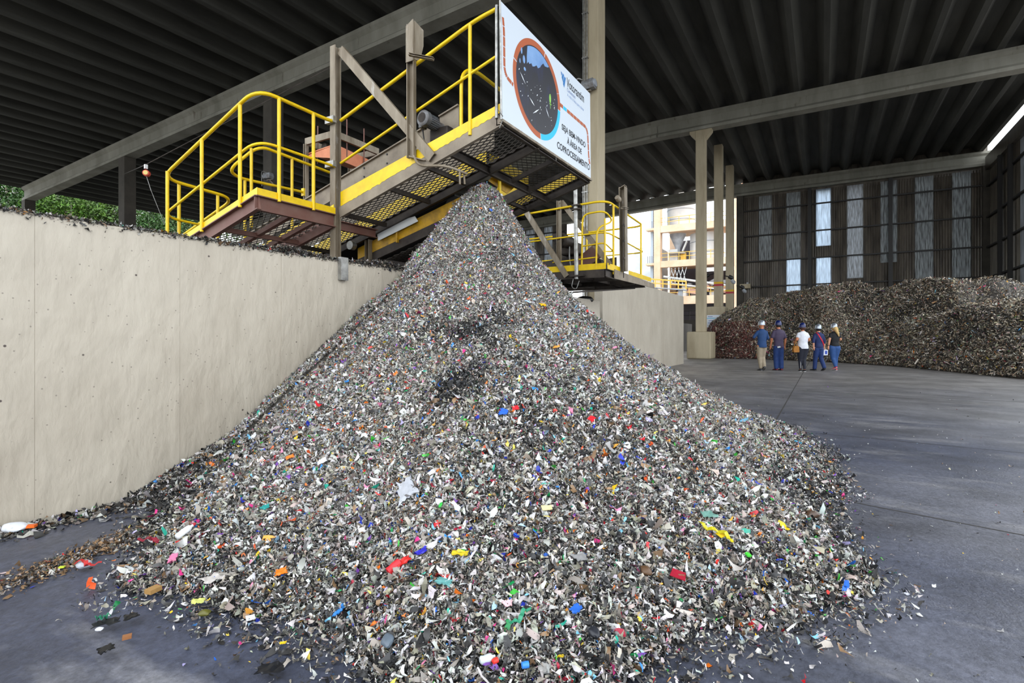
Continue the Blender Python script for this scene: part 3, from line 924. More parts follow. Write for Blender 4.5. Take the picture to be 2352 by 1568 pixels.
# ------------------------------------------------------------------ second conveyor (lowered)
def conveyor_two():
    t = thing('conveyor', 'smaller lowered conveyor platform right of the waste pile, above the pale block wall', 'conveyor', (11.2, 6.0, 1.9))
    P = lambda m, n, k, par=t, **kw: m.build(n, MAT[k], par, **kw)
    X0_, X1_, Y0_ = 10.0, 12.65, 3.71
    for (a, b) in (((X0_, Y0_), (X0_, 9)), ((X1_, Y0_), (X1_, 9)), ((10.75, Y0_), (10.75, 9)), ((11.8, Y0_), (11.8, 9))):
        P(MB().channel((*a, 2.49), (*b, 2.49), .06, .16, .012), 'side_channel', 'dark_steel')
    P(MB().channel((X0_ - .03, Y0_, 2.49), (10.62, Y0_, 2.49), .06, .16, .012), 'end_channel', 'dark_steel')
    P(MB().plate([(10.35, 3.66, 2.41), (13.3, 3.66, 2.44), (13.3, 3.66, 2.55), (10.35, 3.66, 2.60)], (0, .02, 0)), 'end_plate', 'dusty_steel')
    for yy in (4.3, 5.0, 5.8):
        P(MB().bar((X0_ + .03, yy, 2.46), (X1_ - .03, yy, 2.46), .045, .06), 'joist', 'dark_steel')
    P(grating(MB(), (10.03, 3.75, 2.54), (0, 1, 0), (1, 0, 0), 4.5, .69, .08), 'grating', 'grating')
    P(grating(MB(), (11.83, 3.75, 2.54), (0, 1, 0), (1, 0, 0), 4.5, .79, .08), 'grating', 'grating')
    P(MB().plate([(9.75, 4.2, 2.10), (12.8, 4.0, 2.40), (12.8, 4.6, 2.40), (9.9, 5.2, 2.10)], (0, 0, .03)), 'spill_tray', 'dark_steel')
    P(MB().plate([(X0_ - .035, Y0_, 2.57), (X0_ - .035, 7, 2.57), (X0_ - .035, 7, 2.69), (X0_ - .035, Y0_, 2.69)], (.007, 0, 0)), 'toe_board', 'yellow')
    P(MB().box((X0_ - .03, 3.675, 2.57), (10.95, 3.682, 2.69)), 'toe_board', 'yellow')
    P(MB().box((11.3, 3.675, 2.58), (13.05, 3.682, 2.68)), 'toe_board', 'yellow')
    r = .0225
    P(MB().tube(rnd([(X0_, 6.4, 3.60), (X0_, 5.9, 3.86), (X0_, 3.71, 3.94), (12.55, 3.71, 3.88), (12.6, 7.5, 3.86)], .3, 7), r), 'top_rail', 'yellow', smooth=True)
    P(MB().tube(rnd([(X0_, 6.4, 3.24), (X0_, 3.71, 3.31), (12.6, 3.71, 3.25), (12.62, 7.5, 3.24)], .25, 7), .017), 'mid_rail', 'yellow', smooth=True)
    for (xx, yy, zt) in ((10.38, 3.70, 3.92), (12.28, 3.70, 3.87), (12.6, 5.2, 3.86)):
        P(MB().tube([(xx, yy, 2.50), (xx, yy, zt)], r), 'rail_post', 'yellow', smooth=True)
    m = MB().tube(rnd([(10.02, 4.25, 2.55), (10.02, 4.23, 3.72), (10.02, 3.75, 3.74), (10.42, 3.72, 3.60), (9.98, 3.90, 3.40), (9.98, 3.92, 2.60)], .16, 6), .019)
    P(m, 'gate_rail', 'yellow', smooth=True)
    P(MB().tube(rnd([(10.02, 4.24, 3.07), (10.02, 3.76, 3.10), (10.45, 3.72, 2.98), (10.1, 3.88, 2.95)], .1, 5), .015), 'gate_rail', 'yellow', smooth=True)
    P(MB().tube([(10.0, 3.74, 2.56), (10.0, 3.74, 3.58)], .019), 'rail_post', 'yellow', smooth=True)
    P(MB().tube([(10.0, 4.9, 2.78), (10.0, 3.9, 2.82)], .014), 'low_rail', 'yellow', smooth=True)
    pp = P(MB().tube([(9.95, 4.33, 2.40), (9.95, 4.36, 4.27)], .043, 14), 'pipe_mast', 'galv', smooth=True)
    for z in (3.90, 3.82): P(MB().cbox((9.95, 4.33, z), (.14, .18, .025)), 'pipe_clamp', 'dark_steel', pp)
    P(MB().cbox((9.95, 4.30, 2.46), (.16, .3, .03)), 'base_plate', 'dark_steel', pp)
    P(MB().tube(rnd([(9.95, 4.40, 2.42), (9.93, 4.44, 2.24), (9.93, 4.33, 2.18), (9.94, 4.27, 2.36)], .06), .008, 6), 'cable', 'galv', pp, smooth=True)
    # box mast with rod at the front
    m = MB().channel((10.80, 3.62, 2.60), (10.74, 3.62, 4.36), .16, .13, .012, up=(0, 1, 0))
    m.plate([(10.66, 3.69, 4.32), (10.66, 3.56, 4.38), (10.82, 3.56, 4.38), (10.82, 3.69, 4.32)], (0, 0, .012))
    bm_ = P(m, 'mast', 'grey_steel')
    m = MB().tube([(10.66, 3.58, 2.45), (10.64, 3.58, 3.86)], .011, 8)
    for z in (2.86, 3.22, 3.55): m.cbox((10.66, 3.58, z), (.05, .05, .04))
    P(m, 'lock_rod', 'dark_steel', bm_)
    P(MB().channel((10.5, 3.56, 3.87), (10.86, 3.56, 3.93), .05, .04, .008), 'bracket', 'grey_steel', bm_)
    m = MB().lathe((10.46, 3.66, 4.10), (10.60, 3.62, 4.02), [(0, .02), (.002, .05), (.09, .06), (.14, .03)], 14)
    tag(P(m, 'lamp_head', 'dusty_steel', bm_, smooth=True), 'small dusty lamp head beside the mast')
    # rear post, brace, free brace
    P(MB().channel((10.02, 4.76, 2.5), (10.02, 4.76, 4.07), .05, .10, .01, up=(0, 1, 0)), 'rear_post', 'grey_steel')
    P(MB().channel((10.06, 4.72, 4.05), (10.06, 3.66, 2.66), .05, .10, .01, up=(0, 1, 1)), 'brace', 'grey_steel')
    P(MB().channel((9.93, 5.54, 3.97), (9.93, 4.54, 2.46), .05, .11, .01, up=(0, 1, 1)), 'brace', 'grey_steel')
    # trough + drive
    P(MB().plate([(10.62, 4.1, 2.72), (10.62, 8, 2.30), (10.62, 8, 2.62), (10.62, 4.1, 3.06)], (.01, 0, 0)), 'skirt_plate', 'dark_steel')
    P(MB().plate([(11.72, 4.1, 2.72), (11.72, 8, 2.30), (11.72, 8, 2.62), (11.72, 4.1, 3.06)], (.01, 0, 0)), 'skirt_plate', 'dark_steel')
    P(MB().plate([(10.64, 4.2, 2.80), (10.64, 8, 2.42), (10.64, 8, 2.45), (10.64, 4.2, 2.83)], (1.06, 0, 0)), 'belt', 'rubber')
    P(MB().lathe((10.64, 4.2, 2.76), (11.7, 4.2, 2.76), [(0, .02), (.001, .15), (1.05, .15), (1.06, .02)]), 'head_pulley', 'rubber', smooth=True)
    m = MB().plate([(10.58, 4.0, 2.95), (10.58, 4.5, 2.62), (10.58, 4.7, 2.85), (10.58, 4.2, 3.2)], (.05, 0, 0))
    P(m, 'chute_plate', 'brown_steel')
    c = Vector((10.12, 4.78, 3.27)); ax = Vector((1, -.12, -.03)).normalized()
    mo = P(MB().lathe(c + ax * .12, c + ax * .5, [(0, .10), (.001, .13), (.28, .13), (.30, .08), (.38, .08)], 24), 'motor', 'dark_steel', smooth=True)
    P(MB().lathe(c, c + ax * .13, [(0, .06), (0, .13), (.02, .155), (.11, .155), (.125, .12)], 24), 'fan_cover', 'dark_steel', mo, smooth=True)
    m = MB()
    for k in range(9):
        a = 2 * math.pi * k / 9
        m.bar(c - ax * .012 + Vector((0, math.cos(a), math.sin(a))) * .03, c - ax * .012 + Vector((0, math.cos(a), math.sin(a))) * .125, .02, .008, ax)
    P(m, 'fan_grille', 'dark_steel', mo)
    P(MB().cbox(c + Vector((.25, .16, .10)), (.2, .2, .16)), 'junction_box', 'dark_steel', mo, bevel=.015)
    P(MB().tube(rnd([c + Vector((.25, -.1, -.12)), c + Vector((.2, -.12, -.35)), (10.2, 4.55, 2.58)], .1), .013), 'cable', 'galv', mo, smooth=True)
    P(MB().cbox((10.60, 4.72, 3.12), (.3, .42, .26)), 'gearbox', 'dark_steel', bevel=.04)
    for xx in (10.3, 12.3):
        P(MB().ibeam((xx, 7.5, 1.88), (xx, 7.5, 2.42), .12, .12, .012, up=(1, 0, 0)), 'support_leg', 'dark_steel')
    return t


conveyor_two()


# ------------------------------------------------------------------ banner
def text_mesh(s, size, bold=0.0, align='LEFT'):
    cu = bpy.data.curves.new('txt', 'FONT')
    cu.body = s; cu.size = size; cu.align_x = align; cu.offset = bold; cu.extrude = .0008
    ob = bpy.data.objects.new('txt', cu)
    COL.objects.link(ob)
    bpy.context.view_layer.update()
    me = bpy.data.meshes.new_from_object(ob.evaluated_get(bpy.context.evaluated_depsgraph_get()))
    bpy.data.objects.remove(ob); bpy.data.curves.remove(cu)
    vs = [v.co.copy() for v in me.vertices]; fs = [tuple(p.vertices) for p in me.polygons]
    bpy.data.meshes.remove(me)
    return vs, fs


def fit_text(m, s, x0, x1, z, hgt, y, bold=0.0):
    """lettering on a plane facing -y: baseline at z, spanning x0..x1, cap height hgt"""
    vs, fs = text_mesh(s, 1.0, bold)
    w = max(v.x for v in vs) - min(v.x for v in vs); mn = min(v.x for v in vs)
    k = (x1 - x0) / w
    kz = hgt / .70
    m.add([(x0 + (v.x - mn) * k, y - .0006 - v.z * .3, z + v.y * kz) for v in vs], fs)
    return m


def banner():
    L, R, B, T, Y = 5.125, 7.80, 3.735, 5.062, 3.165
    t = thing('banner', 'white printed welcome banner with a round photo tied to the end of the raised conveyor', 'banner', (6.46, 3.165, 3.73))
    P = lambda m, n, k, par=t, **kw: m.build(n, MAT[k], par, **kw)
    m = MB()
    nx, nz = 40, 20
    vs = []; fs = []
    for j in range(nz + 1):
        for i in range(nx + 1):
            u, v = i / nx, j / nz
            wob = .006 * math.sin(7 * u + 3 * v) * math.sin(math.pi * u) * math.sin(math.pi * v) * 0
            vs.append((L + (R - L) * u + (.03 * (1 - v) * (1 if u > .5 else 1)), Y + wob, B + (T - B) * v))
    for j in range(nz):
        for i in range(nx):
            a = j * (nx + 1) + i
            fs.append((a, a + 1, a + nx + 2, a + nx + 1))
    n0 = len(vs)
    vs += [(x, yy + .006, z) for x, yy, z in vs]
    fs += [(a + n0, d + n0, c + n0, b + n0) for a, b, c, d in fs]
    rim = [i for i in range(nx + 1)] + [j * (nx + 1) + nx for j in range(1, nz + 1)] + [nz * (nx + 1) + i for i in range(nx - 1, -1, -1)] + [j * (nx + 1) for j in range(nz - 1, 0, -1)]
    for a, b in zip(rim, rim[1:] + rim[:1]): fs.append((a, a + n0, b + n0, b))
    sheet = P(m.add(vs, fs), 'sheet', 'vinyl')
    F = Y - .0012
    ex, ez, rx, rz = 6.045, 4.405, .578, .53     # photo disc
    RX, RZ = .655, .605                             # ring

    def arc(a0, a1, ri, ro, y, m, n=None):
        n = n or max(3, int(abs(a1 - a0) / 4))
        vs = []; fs = []
        for i in range(n + 1):
            a = math.radians(a0 + (a1 - a0) * i / n)
            for (qx, qz) in (ri, ro): vs.append((ex + qx * math.cos(a), y, ez + qz * math.sin(a)))
        for i in range(n): fs.append((2 * i, 2 * i + 1, 2 * i + 3, 2 * i + 2))
        return m.add(vs, fs)
    ring = MB()
    for a0, a1 in ((74, 165.5), (167, 275), (20, 72.5), (8, 19.5), (-2, 8)): arc(a0, a1, (rx * .985, rz * .985), (RX, RZ), F, ring)
    P(ring, 'printed_ring', 'print_orange', sheet)
    tag(P(arc(276.5, 357, (rx * .985, rz * .985), (RX, RZ), F, MB()), 'printed_ring', 'print_cyan', sheet), 'cyan lower part of the printed ring')
    d = MB()
    pts = [(ex + rx * math.cos(a), F - .0004, ez + rz * math.sin(a)) for a in np.linspace(0, 2 * math.pi, 73)[:-1]]
    d.add(pts, [tuple(range(72))])
    disc = P(d, 'photo_disc', 'print_navy', sheet)
    # pale sky area at the top of the photo, ragged lower edge; flecks; seedling
    G = F - .0008
    sky = [(ex + rx * .975 * math.cos(math.radians(q)), ez + rz * .975 * math.sin(math.radians(q))) for q in np.linspace(58, 122, 20)]
    sky += [(5.73, 4.70), (5.735, 4.62), (5.77, 4.66), (5.80, 4.645), (5.85, 4.675), (5.88, 4.65), (5.93, 4.67), (5.99, 4.71), (6.03, 4.69), (6.09, 4.73), (6.12, 4.77), (6.18, 4.82), (6.22, 4.80), (6.30, 4.82)]
    s_ = MB().add([(x, G, z) for x, z in sky], [tuple(range(len(sky)))])
    for (x, z, ra, rb) in ((5.66, 4.64, .03, .05), (5.60, 4.72, .02, .04), (5.68, 4.53, .028, .022), (5.56, 4.58, .014, .03)):
        s_.add([(x + ra * math.cos(a), G, z + rb * math.sin(a)) for a in np.linspace(0, 6.283, 13)[:-1]], [tuple(range(12))])
    tag(P(s_, 'photo_sky', 'print_sky', sheet), 'pale blue sky part of the printed photo')
    fl = MB()
    for i in range(60):
        a = random.uniform(0, 6.28); q = random.uniform(.1, .93)
        x, z = ex + rx * q * math.cos(a), ez + rz * q * math.sin(a)
        if z > ez + .1 or (abs(x - 6.38) < .06 and abs(z - 4.42) < .1): continue
        L_ = random.uniform(.006, .024); th = random.uniform(-.4, 1.2); wd = random.uniform(.002, .006)
        dx, dz = math.cos(th) * L_, math.sin(th) * L_
        fl.add([(x - dx, G, z - dz), (x + dz * .3, G, z - wd), (x + dx, G, z + dz), (x - dz * .3, G, z + wd)], [(0, 1, 2, 3)])
    for (x, z, dx, dz) in ((5.98, 4.12, .09, .06), (5.87, 4.20, .07, -.03), (5.63, 4.40, .07, -.05), (6.30, 4.22, .06, -.06)):
        fl.add([(x - dx, G, z - dz), (x, G, z - .012), (x + dx, G, z + dz), (x, G, z + .010)], [(0, 1, 2, 3)])
    tag(P(fl, 'photo_flecks', 'print_white', sheet), 'white flecks in the printed photo')
    lf = MB()
    lf.add([(6.38 + .028 * math.sin(a) , G - .0003, 4.435 + .065 * math.cos(a)) for a in np.linspace(0, 6.28, 15)[:-1]], [tuple(range(14))])
    lf.add([(6.35, G - .0003, 4.362), (6.385, G - .0003, 4.35), (6.43, G - .0003, 4.368), (6.388, G - .0003, 4.375)], [(0, 1, 2, 3)])
    lf.add([(6.382, G - .0003, 4.30), (6.39, G - .0003, 4.30), (6.392, G - .0003, 4.38), (6.38, G - .0003, 4.38)], [(0, 1, 2, 3)])
    tag(P(lf, 'photo_seedling', 'print_green', sheet), 'green seedling in the printed photo')
    # orange dashed lines
    dash = MB()

    def strip(pts, wd, gap=.006, m=dash):
        for a, b in zip(pts[:-1], pts[1:]):
            A = Vector((a[0], 0, a[1])); Bq = Vector((b[0], 0, b[1])); d = (Bq - A).normalized(); A = A + d * gap; Bq = Bq - d * gap
            n = Vector((-d.z, 0, d.x)) * wd / 2
            m.add([(q.x, F, q.z) for q in (A - n, Bq - n, Bq + n, A + n)], [(0, 1, 2, 3)])
    def dashed(pts, wd, m, step=.105):
        P_ = rnd([(a, 0, b) for a, b in pts], .12, 8)
        run = 0.0; prev = None
        for A, Bq in zip(P_[:-1], P_[1:]):
            L_ = (Bq - A).length
            if L_ < 1e-5: continue
            k = max(1, int(L_ / .02))
            for i in range(k):
                a_ = A.lerp(Bq, i / k); b_ = A.lerp(Bq, (i + 1) / k)
                d_ = (b_ - a_).normalized(); n_ = Vector((-d_.z, 0, d_.x)) * wd / 2
                run += (b_ - a_).length
                if run > step:
                    run = 0.0; a_ = a_ + d_ * .009
                m.add([(q.x, F, q.z) for q in (a_ - n_, b_ - n_, b_ + n_, a_ + n_)], [(0, 1, 2, 3)])
        return m
    P(dashed([(5.165, 4.90), (5.19, 4.76), (5.20, 4.26), (5.40, 4.22)], .045, MB()), 'printed_line', 'print_orange', sheet)
    P(dashed([(6.69, 4.475), (6.79, 4.475)], .05, MB()), 'printed_line', 'print_orange', sheet)
    P(dashed([(6.93, 4.475), (7.69, 4.475), (7.745, 4.03), (7.785, 3.95)], .05, MB()), 'printed_line', 'print_orange', sheet)
    P(dashed([(6.80, 4.475), (6.915, 4.475)], .05, MB(), 1.0), 'printed_line', 'print_cyan', sheet)
    # lettering
    for args in (('SEJA BEM-VINDO', 6.75, 7.61, 4.150, .08), ('À ÁREA DE', 6.93, 7.46, 4.005, .08), ('COPROCESSAMENTO', 6.60, 7.78, 3.845, .09)):
        tx = MB(); fit_text(tx, *args, F, .022); P(tx, 'lettering', 'print_black', sheet)
    lg = MB(); fit_text(lg, 'Votorantim', 6.915, 7.55, 4.825, .125, F, .012); P(lg, 'brand_lettering', 'print_black', sheet)
    lg = MB(); fit_text(lg, 'Cimentos', 6.925, 7.22, 4.755, .055, F); P(lg, 'brand_lettering', 'print_grey', sheet)
    lg = MB(); fit_text(lg, 'A vida é feita para durar', 6.935, 7.55, 4.69, .045, F); P(lg, 'brand_lettering', 'print_pale', sheet)
    lo = MB()
    lo.add([(6.72, F, 4.955), (6.765, F, 4.945), (6.755, F, 4.905), (6.735, F, 4.905)], [(0, 1, 2, 3)])
    lo.add([(6.745, F, 4.88), (6.785, F, 4.95), (6.825, F, 4.94), (6.80, F, 4.82)], [(0, 1, 2, 3)])
    lo.add([(6.79, F, 4.80), (6.84, F, 4.93), (6.885, F, 4.92), (6.835, F, 4.765)], [(0, 1, 2, 3)])
    P(lo, 'logo', 'print_blue', sheet)
    # edge batten, ties
    P(MB().bar((5.15, 3.18, 3.715), (7.86, 3.18, 3.715), .05, .03), 'batten', 'grey_steel')
    P(MB().tube([(5.145, 3.175, 3.72), (5.12, 3.175, 5.07)], .012, 8), 'edge_pole', 'galv', smooth=True)
    tie = MB()
    for x, z, a, b in ((5.16, 3.73, -.06, -.12), (5.16, 3.76, -.10, .05), (6.55, 3.73, .03, -.07), (6.98, 3.74, -.02, -.05), (5.6, 3.74, .01, -.04)):
        tie.tube([(x, 3.16, z), (x + a, 3.17, z + b)], .004, 6)
    P(tie, 'cable_tie', 'galv')
    return t


banner()


# ------------------------------------------------------------------ wall lamps, hanging reel, cameras, notice board
def floodlight(loc, fwd, label, s=1.0):
    t = thing('floodlight', label, 'floodlight', loc)
    f = V3(fwd).normalized(); p = V3(loc)
    m = MB().prof(p, p + f * .36 * s, [(-.13 * s, -.12 * s), (.10 * s, -.14 * s), (.16 * s, .0), (.10 * s, .13 * s), (-.12 * s, .12 * s)])
    m.build('housing', MAT['motor'], t, bevel=.01)
    MB().lathe(p + f * .36 * s, p + f * .40 * s, [(0, .12 * s), (.04 * s, .11 * s)], 20).build('lens', MAT['plant_grey'], t)
    b = MB().bar(p - f * .02 + Vector((0, 0, -.16 * s)), p + f * .25 * s + Vector((0, 0, -.17 * s)), .06 * s, .03 * s)
    b.bar(p + f * .1 * s + Vector((0, 0, -.18 * s)), p - f * .0 + Vector((.2 * s, .0, -.42 * s)), .05 * s, .04 * s)
    b.build('bracket', MAT['dusty_steel'], t)
    MB().tube(rnd([p + f * .15 * s + Vector((0, .1, .15)), p + f * .1 * s + Vector((-.25 * s, .2, .2)), p + Vector((-.32 * s, .18, -.5))], .15), .02 * s, 8).build('cable', MAT['galv'], t, smooth=True)
    return t


floodlight((14.18, 5.98, 8.42), (0, -1, .1), 'grey floodlight on the beige column just right of the banner')
floodlight((14.28, 20.4, 8.1), (-.2, 1, .0), 'small dim floodlight on the column behind the yellow landing railing')

t = thing('hanging_reel', 'small red and yellow reel hanging on a wire left of the yellow railing', 'reel', (5.07, 11.0, 4.25))
MB().lathe((5.05, 10.97, 4.31), (5.12, 11.05, 4.31), [(0, .03), (.005, .055), (.03, .06), (.09, .06), (.1, .04)], 20).build('drum', M('red plastic', lin('#c8452e'), .5), t, smooth=True)
MB().lathe((5.045, 10.965, 4.31), (5.05, 10.97, 4.31), [(0, .02), (.001, .04), (.006, .04)], 20).build('disc', M('cream plastic', lin('#d8c070'), .5), t, smooth=True)
MB().cbox((5.07, 11.0, 4.43), (.05, .04, .08)).build('hook', MAT['plant_white'], t)
MB().tube([(5.08, 11.0, 4.25), (5.16, 11.0, 4.0), (5.4, 11.0, 3.4)], .005, 6).build('cord', MAT['galv'], t)
m = MB().tube([(14.3, 33.4, 10.2), (5.07, 11.0, 4.47)], .008, 6).tube([(5.07, 11.0, 4.47), (8.0, 9.0, 7.2)], .008, 6)
tag(m.build('wire', MAT['dark_steel']), 'thin wire stretched under the roof, carrying the hanging reel', 'wire')

for (x, y, z, lab) in ((35.1, 6.05, 5.15, 'dark sensor head jutting left from the banded column with the notice board'),
                       (35.4, 5.2, 5.0, 'pair of sensor heads jutting right from the banded column with the notice board'),
                       (40.0, 5.1, 4.75, 'sensor head on the right side of the banded column nearest the rear wall')):
    t = thing('sensor_head', lab, 'sensor', (x, y, z))
    s = 1 if y > 5.6 else -1
    MB().tube([(x, y - s * .14, z), (x, y + s * .25, z - .1)], .035, 8).build('arm', MAT['black'], t, smooth=True)
    MB().lathe((x - .05, y + s * .12, z - .06), (x - .05, y + s * .45, z - .25), [(0, .05), (.01, .12), (.2, .13), (.3, .06)], 14).build('head', MAT['black'], t, smooth=True)
    if s < 0:
        MB().lathe((x - .1, y + s * .3, z - .3), (x - .1, y + s * .5, z - .55), [(0, .1), (.2, .13), (.3, .05)], 14).build('head', MAT['plant_grey'], t, smooth=True)
t = thing('beacon_box', 'pale box with a lamp on the dark corner column left of the rear wall', 'box', (45.0, 5.2, 4.95))
MB().cbox((45.0, 5.25, 5.1), (.3, .75, .35)).build('case', MAT['column'], t, bevel=.02)
MB().lathe((45.0, 5.1, 5.28), (45.0, 5.1, 5.42), [(0, .08), (.1, .08), (.14, .03)], 12).build('lamp', MAT['plant_grey'], t, smooth=True)

t = thing('notice_board', 'white notice board with a blue stripe on the pedestal behind the stand-alone column', 'notice board', (34.68, 5.75, 1.95))
MB().box((34.66, 5.22, 1.75), (34.69, 6.28, 2.52)).build('board', MAT['print_white'], t)
MB().box((34.654, 5.22, 2.30), (34.659, 6.28, 2.335)).build('stripe', MAT['print_cyan'], t)
m = MB()
for (za, segs) in ((2.16, ((6.16, 5.72), (5.66, 5.54))), (2.03, ((6.20, 6.02), (5.92, 5.44))), (2.42, ((6.2, 5.92),))):
    for (a, b) in segs: m.box((34.654, b, za - .022), (34.659, a, za + .022))
tag(m.build('faded_lines', MAT['print_grey'], t), 'illegible grey text lines')


# ------------------------------------------------------------------ shredded waste
PC = (6.1, 4.05); PZ = 3.33
TH = np.radians([-185, -174, -167.5, -158, -148, -137, -126.4, -113.8, -100, -81.7, -70.3, -20, 60, 120, 175])
RR = np.array([3.9, 4.35, 4.7, 4.95, 5.3, 5.25, 5.05, 4.32, 4.05, 3.92, 3.95, 4.1, 3.6, 3.6, 4.0])
TT = np.array([0, .05, .1, .2, .32, .5, .66, .85, 1, 1.08])
GA = np.array([1, .97, .91, .76, .60, .42, .28, .105, .012, -.02])
GB = np.array([1, .965, .87, .67, .51, .325, .195, .075, .008, -.02])


def fbm(X, Y, sc, seed, oct_=4):
    r = np.random.default_rng(seed)
    out = np.zeros_like(X)
    a = 1.0
    for o in range(oct_):
        for k in range(4):
            th = r.uniform(0, 6.28); ph = r.uniform(0, 6.28); f = sc * 2 ** o * r.uniform(.7, 1.3)
            out += a * .35 * np.sin(f * (X * math.cos(th) + Y * math.sin(th)) + ph)
        a *= .5
    return out


def pile_h(X, Y, bumps=True):
    dx = X - PC[0]; dy = Y - PC[1]
    r = np.hypot(dx, dy); th = np.arctan2(dy, dx)
    th = np.where(th > np.radians(175), th - 2 * np.pi, th)
    R = np.interp(th, TH, RR)
    R = R * (1 + .018 * np.sin(th * 17 + 1) + .012 * np.sin(th * 41 + 2))
    w = np.clip((np.degrees(th) + 150) / 75, 0, 1); w = w * w * (3 - 2 * w)
    w = np.where(th > np.radians(90), 1 - np.clip((np.degrees(th) - 90) / 60, 0, 1), w)
    t = r / R
    z = PZ * ((1 - w) * np.interp(t, TT, GA) + w * np.interp(t, TT, GB))
    if bumps:
        z = z + fbm(X, Y, 3.0, 3, 3) * .03 * np.clip(z / .5, 0, 1)
    return z


def grid_surface(hf, x0, x1, y0, y1, nx, ny, keep):
    xs = np.linspace(x0, x1, nx); ys = np.linspace(y0, y1, ny)
    X, Y = np.meshgrid(xs, ys)
    Z = hf(X, Y)
    ok = keep(X, Y, Z)
    v = np.stack([X.ravel(), Y.ravel(), np.maximum(Z, -.005).ravel()], 1)
    idx = np.arange(nx * ny).reshape(ny, nx)
    q = np.stack([idx[:-1, :-1], idx[:-1, 1:], idx[1:, 1:], idx[1:, :-1]], -1).reshape(-1, 4)
    fk = (ok[:-1, :-1] | ok[:-1, 1:] | ok[1:, 1:] | ok[1:, :-1]).reshape(-1)
    q = q[fk]
    used, inv = np.unique(q.ravel(), return_inverse=True)
    return v[used], inv.reshape(-1, 4)


def normals(hf, X, Y, e=.05):
    gx = (hf(X + e, Y) - hf(X - e, Y)) / (2 * e); gy = (hf(X, Y + e) - hf(X, Y - e)) / (2 * e)
    n = np.stack([-gx, -gy, np.ones_like(X)], 1)
    return n / np.linalg.norm(n, axis=1, keepdims=True)


def flakes(P, N, rng, L, W, tilt=.5, lift=.02, curl=.35, rows_n=4):
    """N bent scraps: 6 vertices, 2 quads each. P (n,3) positions, N (n,3) surface normals"""
    n = len(P)
    # random frame
    t = rng.normal(size=(n, 3)) * tilt
    nn = N + t
    nn /= np.linalg.norm(nn, axis=1, keepdims=True)
    a = rng.normal(size=(n, 3))
    u = a - nn * np.sum(a * nn, 1, keepdims=True)
    u /= np.linalg.norm(u, axis=1, keepdims=True)
    v = np.cross(nn, u)
    L = L[:, None]; W = W[:, None]
    K = [rng.uniform(.1, .8, (n, 1)), rng.uniform(.6, 1.1, (n, 1)), rng.uniform(.6, 1.1, (n, 1)), rng.uniform(.05, .8, (n, 1))]
    c0 = rng.normal(size=(n, 1)) * curl; cr = .22 if rows_n == 4 else .1; c2 = rng.normal(size=(n, 1)) * curl; tw = rng.normal(size=(n, 1)) * .6
    sk = rng.normal(size=(n, 1)) * .35
    base = P + N * (rng.uniform(0, 1, (n, 1)) * lift)
    U = [-.5, -.18, .18, .5]
    B = [c0 * L * .5, c0 * L * .06, c2 * L * .06, c2 * L * .5]
    rows = []
    for k in (range(4) if rows_n == 4 else (0, 3)):
        A = base + u * L * U[k] + nn * B[k] + v * W * sk * (4 * U[k] ** 2)
        s = v * W * .5 * K[k] + nn * tw * W * U[k] * .9
        rows += [A - s + nn * W * rng.normal(size=(n, 1)) * cr, A + s + nn * W * rng.normal(size=(n, 1)) * cr]
    V = np.stack(rows, 1).reshape(-1, 3)
    if rows_n == 2:
        return V, np.arange(n)[:, None] * 4 + np.array([[0, 1, 3, 2]])
    i = np.arange(n)[:, None] * 8
    Q = np.stack([i + np.array([0, 1, 3, 2]), i + np.array([2, 3, 5, 4]), i + np.array([4, 5, 7, 6])], 1).reshape(-1, 4)
    return V, Q


BRIGHT = np.array([lin(c) for c in ('#1f63c8', '#2a86d8', '#2438b0', '#c8202c', '#e0362c', '#9a1a34', '#e8c21c', '#f0d860', '#18904e', '#2aa890', '#3fb03c', '#e8761c', '#e05a28', '#d83a86', '#ec8fb0', '#7a4aa8', '#7fc4e8', '#a8cce8', '#b8b0e0', '#f0a848')])


def colours(n, rng, dark=None, mix=(.30, .30, .26, .05, .09), tone=1.0):
    """white / taupe / dark / brown / bright colours"""
    if dark is None: dark = np.zeros(n)
    c = np.zeros((n, 3))
    k = rng.uniform(size=n)
    cum = np.cumsum(mix)
    val = rng.uniform(size=(n, 1))
    white = np.array([.76, .75, .73]) * (.50 + .50 * val)
    white = white * (1 + rng.normal(size=(n, 3)) * .035)
    taupe = np.array([.375, .34, .285]) * (.45 + .95 * val) * (1 + rng.normal(size=(n, 3)) * .05)
    drk = np.array([.045, .043, .042]) * (.3 + 1.8 * val)
    brn = np.array([.24, .145, .075]) * (.5 + .9 * val)
    bri = BRIGHT[rng.integers(0, len(BRIGHT), n)] * (.75 + .45 * val)
    c = np.where((k < cum[0])[:, None], white, c)
    c = np.where(((k >= cum[0]) & (k < cum[1]))[:, None], taupe, c)
    c = np.where(((k >= cum[1]) & (k < cum[2]))[:, None], drk, c)
    c = np.where(((k >= cum[2]) & (k < cum[3]))[:, None], brn, c)
    c = np.where((k >= cum[3])[:, None], bri, c)
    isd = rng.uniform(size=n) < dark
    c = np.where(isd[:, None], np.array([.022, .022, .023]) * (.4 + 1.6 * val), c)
    return np.clip(c * tone, 0, .9)


def keep_main(X, Y, Z):
    return (Z > .004) & ((Y < 4.55) | (Z > 2.10)) & (Y < 6.0)


DARK_SPOTS = ((3.63, 2.55, .20, .85), (3.97, 2.47, .16, .7), (3.74, 2.98, .14, .5), (3.58, 3.07, .12, .45), (3.04, 2.22, .16, .9), (2.88, 2.2, .11, .8), (3.22, 2.2, .10, .7), (3.0, 1.66, .10, .5), (3.56, 2.28, .12, .6), (4.9, 3.0, .2, .3))


